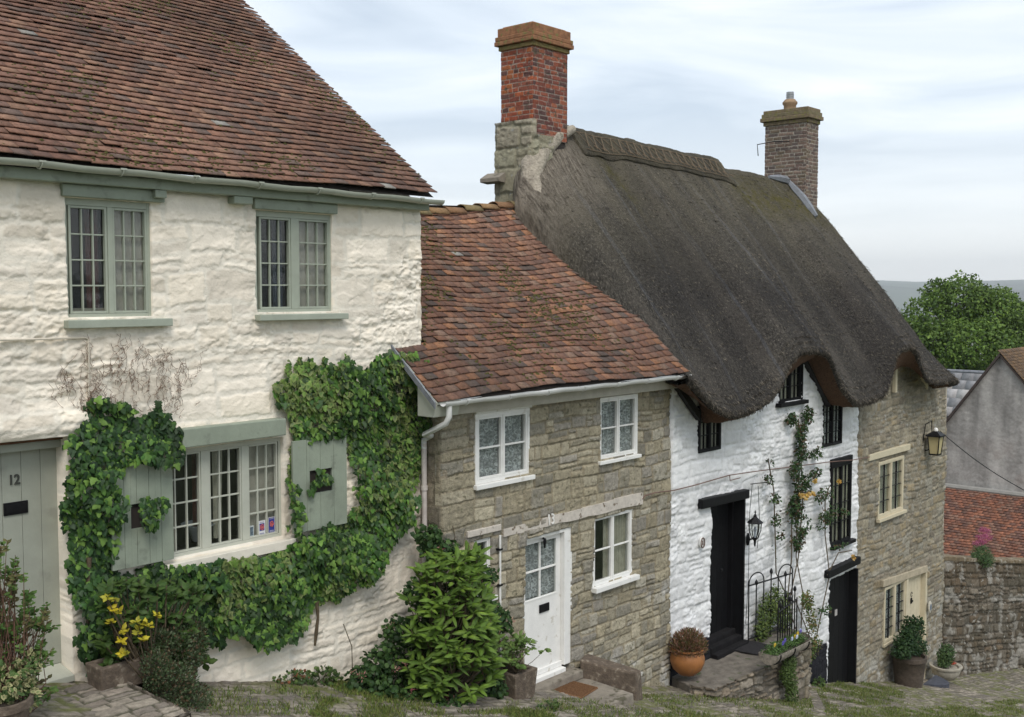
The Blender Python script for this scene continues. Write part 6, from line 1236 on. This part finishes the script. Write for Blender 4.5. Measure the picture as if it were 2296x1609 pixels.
# ---- wall lantern of C
lp = np.array(at(1693, 1180, 8.72)); t = root('wall_lantern', 'black coach lantern on a curved bracket beside the white cottage door', 'lantern', tuple(at(1676, 1206, 8.95)))
k = .33; m = MB(); z0 = at(1693, 1207, 8.72)[2]; zc = at(1693, 1172, 8.72)[2]; hb = zc-z0
m.lathe((lp[0], 8.72, zc), [(.13, -.01), (.135, .0), (.10, .03), (.05, .07), (.03, .09), (.02, .13), (.008, .15), (.014, .17), (.0, .21)], 6); m.lathe((lp[0], 8.72, z0-.05), [(.0, -.10), (.015, -.07), (.02, 0), (.05, .05), (.055, .06)], 6)
m.build('lantern_cap', M['iron'], t); f_ = MB()
for i in range(6): a = math.pi/3*i; f_.tube([(lp[0]+.052*math.cos(a), 8.72+.052*math.sin(a), z0), (lp[0]+.095*math.cos(a), 8.72+.095*math.sin(a), z0+hb*.5), (lp[0]+.105*math.cos(a), 8.72+.105*math.sin(a), zc)], .007, 4)
f_.build('cage', M['iron'], t); MB().lathe((lp[0], 8.72, z0), [(.045, 0), (.09, hb*.5), (.098, hb)], 6).build('lantern_pane', M['clear'], t); MB().lathe((lp[0], 8.72, z0), [(.018, 0), (.02, hb*.45), (.03, hb*.55), (.0, hb*.8)], 10).build('bulb', M['china'], t)
bk = MB(); wp = np.array(at(1678, 1210, 8.95)); bk.lathe((0, 0, 0), [(.065, 0), (.06, .02), (.03, .035), (0, .035)], 14, .8, 1.7); bk.v = [(wp[0]+v[0], 8.965-v[2], wp[2]+v[1]) for v in bk.v]; bk.tube([(wp[0], 8.93, wp[2]), (wp[0]+.03, 8.85, wp[2]+.03), (lp[0], 8.74, z0-.03)], .016, 6); bk.build('bracket', M['iron'], t, smooth=True)
m = MB(); p = at(1683, 1086, 8.93); m.tube([p, (p[0]+.25, 8.8, p[2]+.01), (p[0]+.34, 8.75, p[2]-.02), (p[0]+.36, 8.75, p[2]+.05)], .008, 5); m.tube([(p[0], 8.9, p[2]), at(1681, 1150, 8.93), at(1678, 1300, 8.93), at(1672, 1400, 8.93)], .005, 4); m.tube([at(1700, 1090, 8.9), at(1703, 1170, 8.9), at(1698, 1230, 8.9)], .005, 4); tag(m.build('plant_bracket', M['iron']), 'thin wrought iron plant bracket above the black wall lantern', 'bracket')
# ---- street lantern on D
t = root('street_lantern', 'square cream paned street lantern fixed to the corner of the last stone cottage', 'street lamp', at(2098, 1000, 8.72)); a = at(2083, 990, 8.72)[0]; b = at(2112, 990, 8.72)[0]; lc = (a+b)/2; z1 = at(2098, 976, 8.72)[2]; z0 = at(2098, 1017, 8.72)[2]; ht = .128; hb_ = .092
def fr4(h, z): return [(lc-h, 8.72-h, z), (lc+h, 8.72-h, z), (lc+h, 8.72+h, z), (lc-h, 8.72+h, z)]
m = MB(); m.hexa(fr4(ht+.035, z1-.03)+fr4(ht+.035, z1)); m.hexa(fr4(ht+.03, z1+.002)+fr4(.04, z1+.09)); m.hexa(fr4(hb_+.01, z0-.03)+fr4(hb_+.015, z0)); 
for sx, sy in ((-1, -1), (1, -1), (1, 1), (-1, 1)): m.tube([(lc+sx*hb_, 8.72+sy*hb_, z0), (lc+sx*ht, 8.72+sy*ht, z1)], .012, 4)
m.build('lantern_frame', M['iron'], t); lo4 = fr4(hb_-.004, z0); hi4 = fr4(ht-.006, z1-.031)
for i in range(4): j = (i+1) % 4; MB().poly([lo4[i], lo4[j], hi4[j], hi4[i]]).build('lantern_pane', M['lamppane'], t)
MB().lathe((lc, 8.72, z1+.085), [(.045, 0), (.05, .03), (.03, .07), (0, .08)], 10).build('finial', M['white'], t, smooth=True)
m = MB(); zb_ = z1+.28; m.tube([(lc, 8.99, z0+.05), (lc, 8.9, z0+.05), (lc, 8.84, z0+.1)], .014, 5); m.tube([(lc-.12, 8.97, z0+.1), (lc-.13, 8.9, zb_-.05), (lc-.05, 8.85, zb_), (lc+.09, 8.85, zb_+.02), (lc+.12, 8.85, z1+.05)], .011, 5); m.build('bracket', M['iron'], t)
cb = MB(); A_ = np.array(at(2108, 968, 8.9)); B_ = np.array(at(2330, 1118, 6.0)); cb.tube([tuple(A_+(B_-A_)*k/16-np.array([0, 0, .10*math.sin(math.pi*k/16)])) for k in range(17)], .009, 5); tag(cb.build('overhead_cable', M['black'], smooth=True), 'black overhead cable crossing in front of the grey gable', 'cable')
# ---- pots by the cream door
pc = np.array(at(2037, 1530, 8.6)); zp = G(pc[0])+.0; t = root('potted_shrub', 'dark evergreen shrub in a wide brown tub before the cream door', 'potted plant', (pc[0], 8.6, zp)); zt_ = at(2037, 1470, 8.6)[2]
hh = zt_-zp+.02; MB().lathe((pc[0], 8.6, zp-.05), [(.27, 0), (.31, hh*.5), (.34, hh*.9), (.36, hh*.92), (.36, hh+.02), (.32, hh+.02), (.31, hh-.05), (0, hh-.05)], 30).build('pot', M['wood'], t, smooth=True)
P, d, r = blob_leaves([(np.array(at(x, y, 8.58)), (rx, .26, rz)) for x, y, rx, rz in ((2035, 1440, .38, .22), (2045, 1415, .30, .2), (2025, 1460, .32, .16), (2055, 1450, .25, .2), (2048, 1395, .12, .14))], 3400, 81, .3); n = len(P); leaves('foliage', t, P, d+np.array([0, -.3, .6]), r.normal(size=(n, 3)), r.uniform(.04, .075, n), 'oval', pick([(.03, .065, .02), (.045, .085, .028), (.02, .05, .018)], n, r), M['leaf'])
m = MB(); m.tube([(pc[0], 8.6, zt_-.05), (pc[0]+.05, 8.6, zt_+.3)], .03, 6); m.build('stem', M['stem'], t)
pc = np.array(at(2120, 1520, 8.55)); zp = at(2120, 1522, 8.55)[2]; t = root('potted_plant', 'pale round bowl planter with small green shrub against the garden wall', 'potted plant', (pc[0], 8.55, zp)); s = .31/.25
MB().lathe((pc[0], 8.55, zp), [(.12*s, 0), (.16*s, .02), (.23*s, .12), (.255*s, .22), (.25*s, .25), (.28*s, .27), (.285*s, .31), (.26*s, .32), (.22*s, .30), (.21*s, .26), (0, .25)], 34).build('pot', M['potstone'], t, smooth=True)
P, d, r = blob_leaves([((pc[0]-.02, 8.55, zp+.55), (.24, .2, .26)), ((pc[0]-.1, 8.55, zp+.4), (.2, .16, .12))], 1500, 83, .25); n = len(P); leaves('foliage', t, P, d+np.array([0, -.3, .6]), r.normal(size=(n, 3)), r.uniform(.035, .06, n), 'oval', pick([(.06, .11, .035), (.045, .085, .028), (.08, .13, .04)], n, r), M['dullleaf'])
P, d, r = blob_leaves([((pc[0]+.1, 8.42, zp+.36), (.1, .06, .03))], 60, 84, .2); leaves('flower', t, P, d+np.array([0, -.5, .5]), r.normal(size=P.shape), .03, 'round', pick([(.45, .08, .04)], len(P), r), M['petal'])
q = gp(2088, 1536); m = MB(); zq = G(q[0]); K = 16; pts = [(q[0]-.35+.75*k/K, q[1]+.05-.42*math.sin(math.pi*k/K), zq+.0) for k in range(K+1)]; m.prism(pts[::-1], (0, 0, .11)); t = root('step_stone', 'half round dark slate step between the brown tub and the pale bowl', 'step', (q[0], q[1], zq)); m.build('slab', mat('dark_slate', (.06, .065, .085), .6, .3, 14, 40, .5), t, bevel=.012)
# valerian on the garden wall
x, y, z = gmap(2.0, .1, -.1); pv = at(2195, 1255, 8.75); 
wu = min(np.linspace(0, 8, 200), key=lambda u: abs((gmap(u, 0, 0)[1]/gmap(u, 0, 0)[0])-(ray(2198, 1260)[1]/ray(2198, 1260)[0]))); x, y, z = gmap(wu, .06, -.1)
t = root('valerian', 'clump of pink valerian growing on top of the garden wall', 'flower', (float(x), float(y), float(z))); P, d, r = blob_leaves([((x, y-.1, z+.12), (.42, .2, .25)), ((x+.1, y-.25, z-.05), (.3, .14, .2))], 1700, 91, .3); n = len(P)
leaves('foliage', t, P, d+np.array([0, -.3, .5]), r.normal(size=(n, 3)), r.uniform(.04, .07, n), 'lance', pick([(.07, .13, .04), (.10, .16, .06), (.05, .10, .035)], n, r), M['dullleaf'])
for i, (dx, dz) in enumerate(((-.1, .55), (.1, .7), (.3, .5), (.45, .6), (-.3, .42), (.6, .42), (.0, .42), (.25, .38))):
    P, d, r = blob_leaves([((x+dx, y-.1, z+dz), (.13, .1, .08))], 150, 92+i, .1); leaves('flower', t, P, r.normal(size=P.shape), r.normal(size=P.shape), .028, 'oval', pick([(.42, .10, .20), (.36, .08, .17), (.50, .16, .26)], len(P), r), M['petal'])
# ---- cards in the cream house's window and a bowl on its sill
def card(label, px, py0, py1, wdt, base, kind):
    p0 = at(px, py1, YA+.075); z1 = at(px, py0, YA+.075)[2]; o = MB().box(p0[0]-wdt/2, p0[0]+wdt/2, YA+.078, YA+.082, p0[2], z1).build('window_card', mat('card_'+kind, base, .6, .05, 9, 20, 0)); tag(o, label, 'card'); h = z1-p0[2]
    if kind == 'photo':
        MB().box(p0[0]-wdt*.4, p0[0]+wdt*.4, YA+.0762, YA+.0778, p0[2]+h*.3, z1-h*.1).build('picture', mat('picture_ink', (.10, .14, .17), .5, .6, 60, 20, 0), o); return
    cx_, cz_ = p0[0], p0[2]+h*.58; ink = mat('ink_'+kind, (.03, .035, .22) if kind == 'white' else (.62, .60, .60), .6, .05, 9, 20, 0)
    if kind == 'white': MB().box(cx_-wdt*.36, cx_+wdt*.36, YA+.0762, YA+.0778, cz_-wdt*.45, cz_+wdt*.45).build('emblem_field', ink, o)
    else: b_ = MB(); [b_.box(*q) for q in ((p0[0]-wdt/2, p0[0]+wdt/2, YA+.0762, YA+.0778, p0[2], p0[2]+.006), (p0[0]-wdt/2, p0[0]+wdt/2, YA+.0762, YA+.0778, z1-.006, z1), (p0[0]-wdt/2, p0[0]-wdt/2+.005, YA+.0762, YA+.0778, p0[2]+.007, z1-.007), (p0[0]+wdt/2-.005, p0[0]+wdt/2, YA+.0762, YA+.0778, p0[2]+.007, z1-.007))]; b_.build('border', ink, o)
    m = MB(); m.tube([(cx_+wdt*.24*math.cos(a)*(1+.14*math.cos(5*a)), YA+.0745, cz_+wdt*.30*math.sin(a)*(1+.14*math.cos(5*a))) for a in np.linspace(0, 2*math.pi, 41)], .0045, 4); m.tube([(cx_+wdt*.09*math.cos(a), YA+.0745, cz_+wdt*.10*math.sin(a)) for a in np.linspace(0, 2*math.pi, 13)], .004, 4); m.build('rose_emblem', mat('rose_ink', (.62, .14, .10), .6, .05, 9, 20, 0) if 'rose_ink' not in bpy.data.materials else bpy.data.materials['rose_ink'], o)
    b_ = MB(); [b_.box(cx_-wdt*.3, cx_+wdt*.3, YA+.0762, YA+.0778, p0[2]+h*f_, p0[2]+h*f_+.004) for f_ in (.10, .16, .88)]; b_.build('small_print', mat('print_'+kind, (.08, .08, .25) if kind == 'white' else (.55, .55, .65), .6, .05, 9, 20, 0), o)
card('small pale photo card in the lower window pane of the cream house', 562, 1180, 1211, .085, (.45, .50, .50), 'photo')
card('white card with red rose emblem in the lower window pane of the cream house', 588, 1168, 1202, .085, (.66, .66, .68), 'white')
card('blue card with red rose emblem at the right end of the cream house window', 609.5, 1160, 1196, .085, (.035, .045, .26), 'blue')
p = at(430, 1240, YA+.22); t = MB().lathe((p[0]+.12, YA+.28, w3[2]+.08), [(.06, 0), (.07, .02), (.10, .12), (.17, .17), (.175, .18), (.16, .17), (0, .1)], 24).build('bowl', M['china'], smooth=True); tag(t, 'blue and white china bowl standing inside the left pane of the large window', 'bowl')

# ================================================================ AIR
HZ = MB().box(-90, 7600, -6800, 6800, -180, 130).build('haze', None) if False else None
hm = bpy.data.materials.new('pale_air'); hm.use_nodes = True; hn = hm.node_tree; hn.nodes.remove(hn.nodes['Principled BSDF'])
pv_ = hn.nodes.new('ShaderNodeVolumePrincipled'); pv_.inputs['Color'].default_value = (.93, .97, 1, 1); pv_.inputs['Density'].default_value = .0002; pv_.inputs['Anisotropy'].default_value = 0
hn.links.new(pv_.outputs[0], hn.nodes['Material Output'].inputs['Volume'])
hz = MB().box(-90, 5400, -6800, 6800, -180, 150).build('haze', hm); tag(hz, kind='stuff')
#%%END
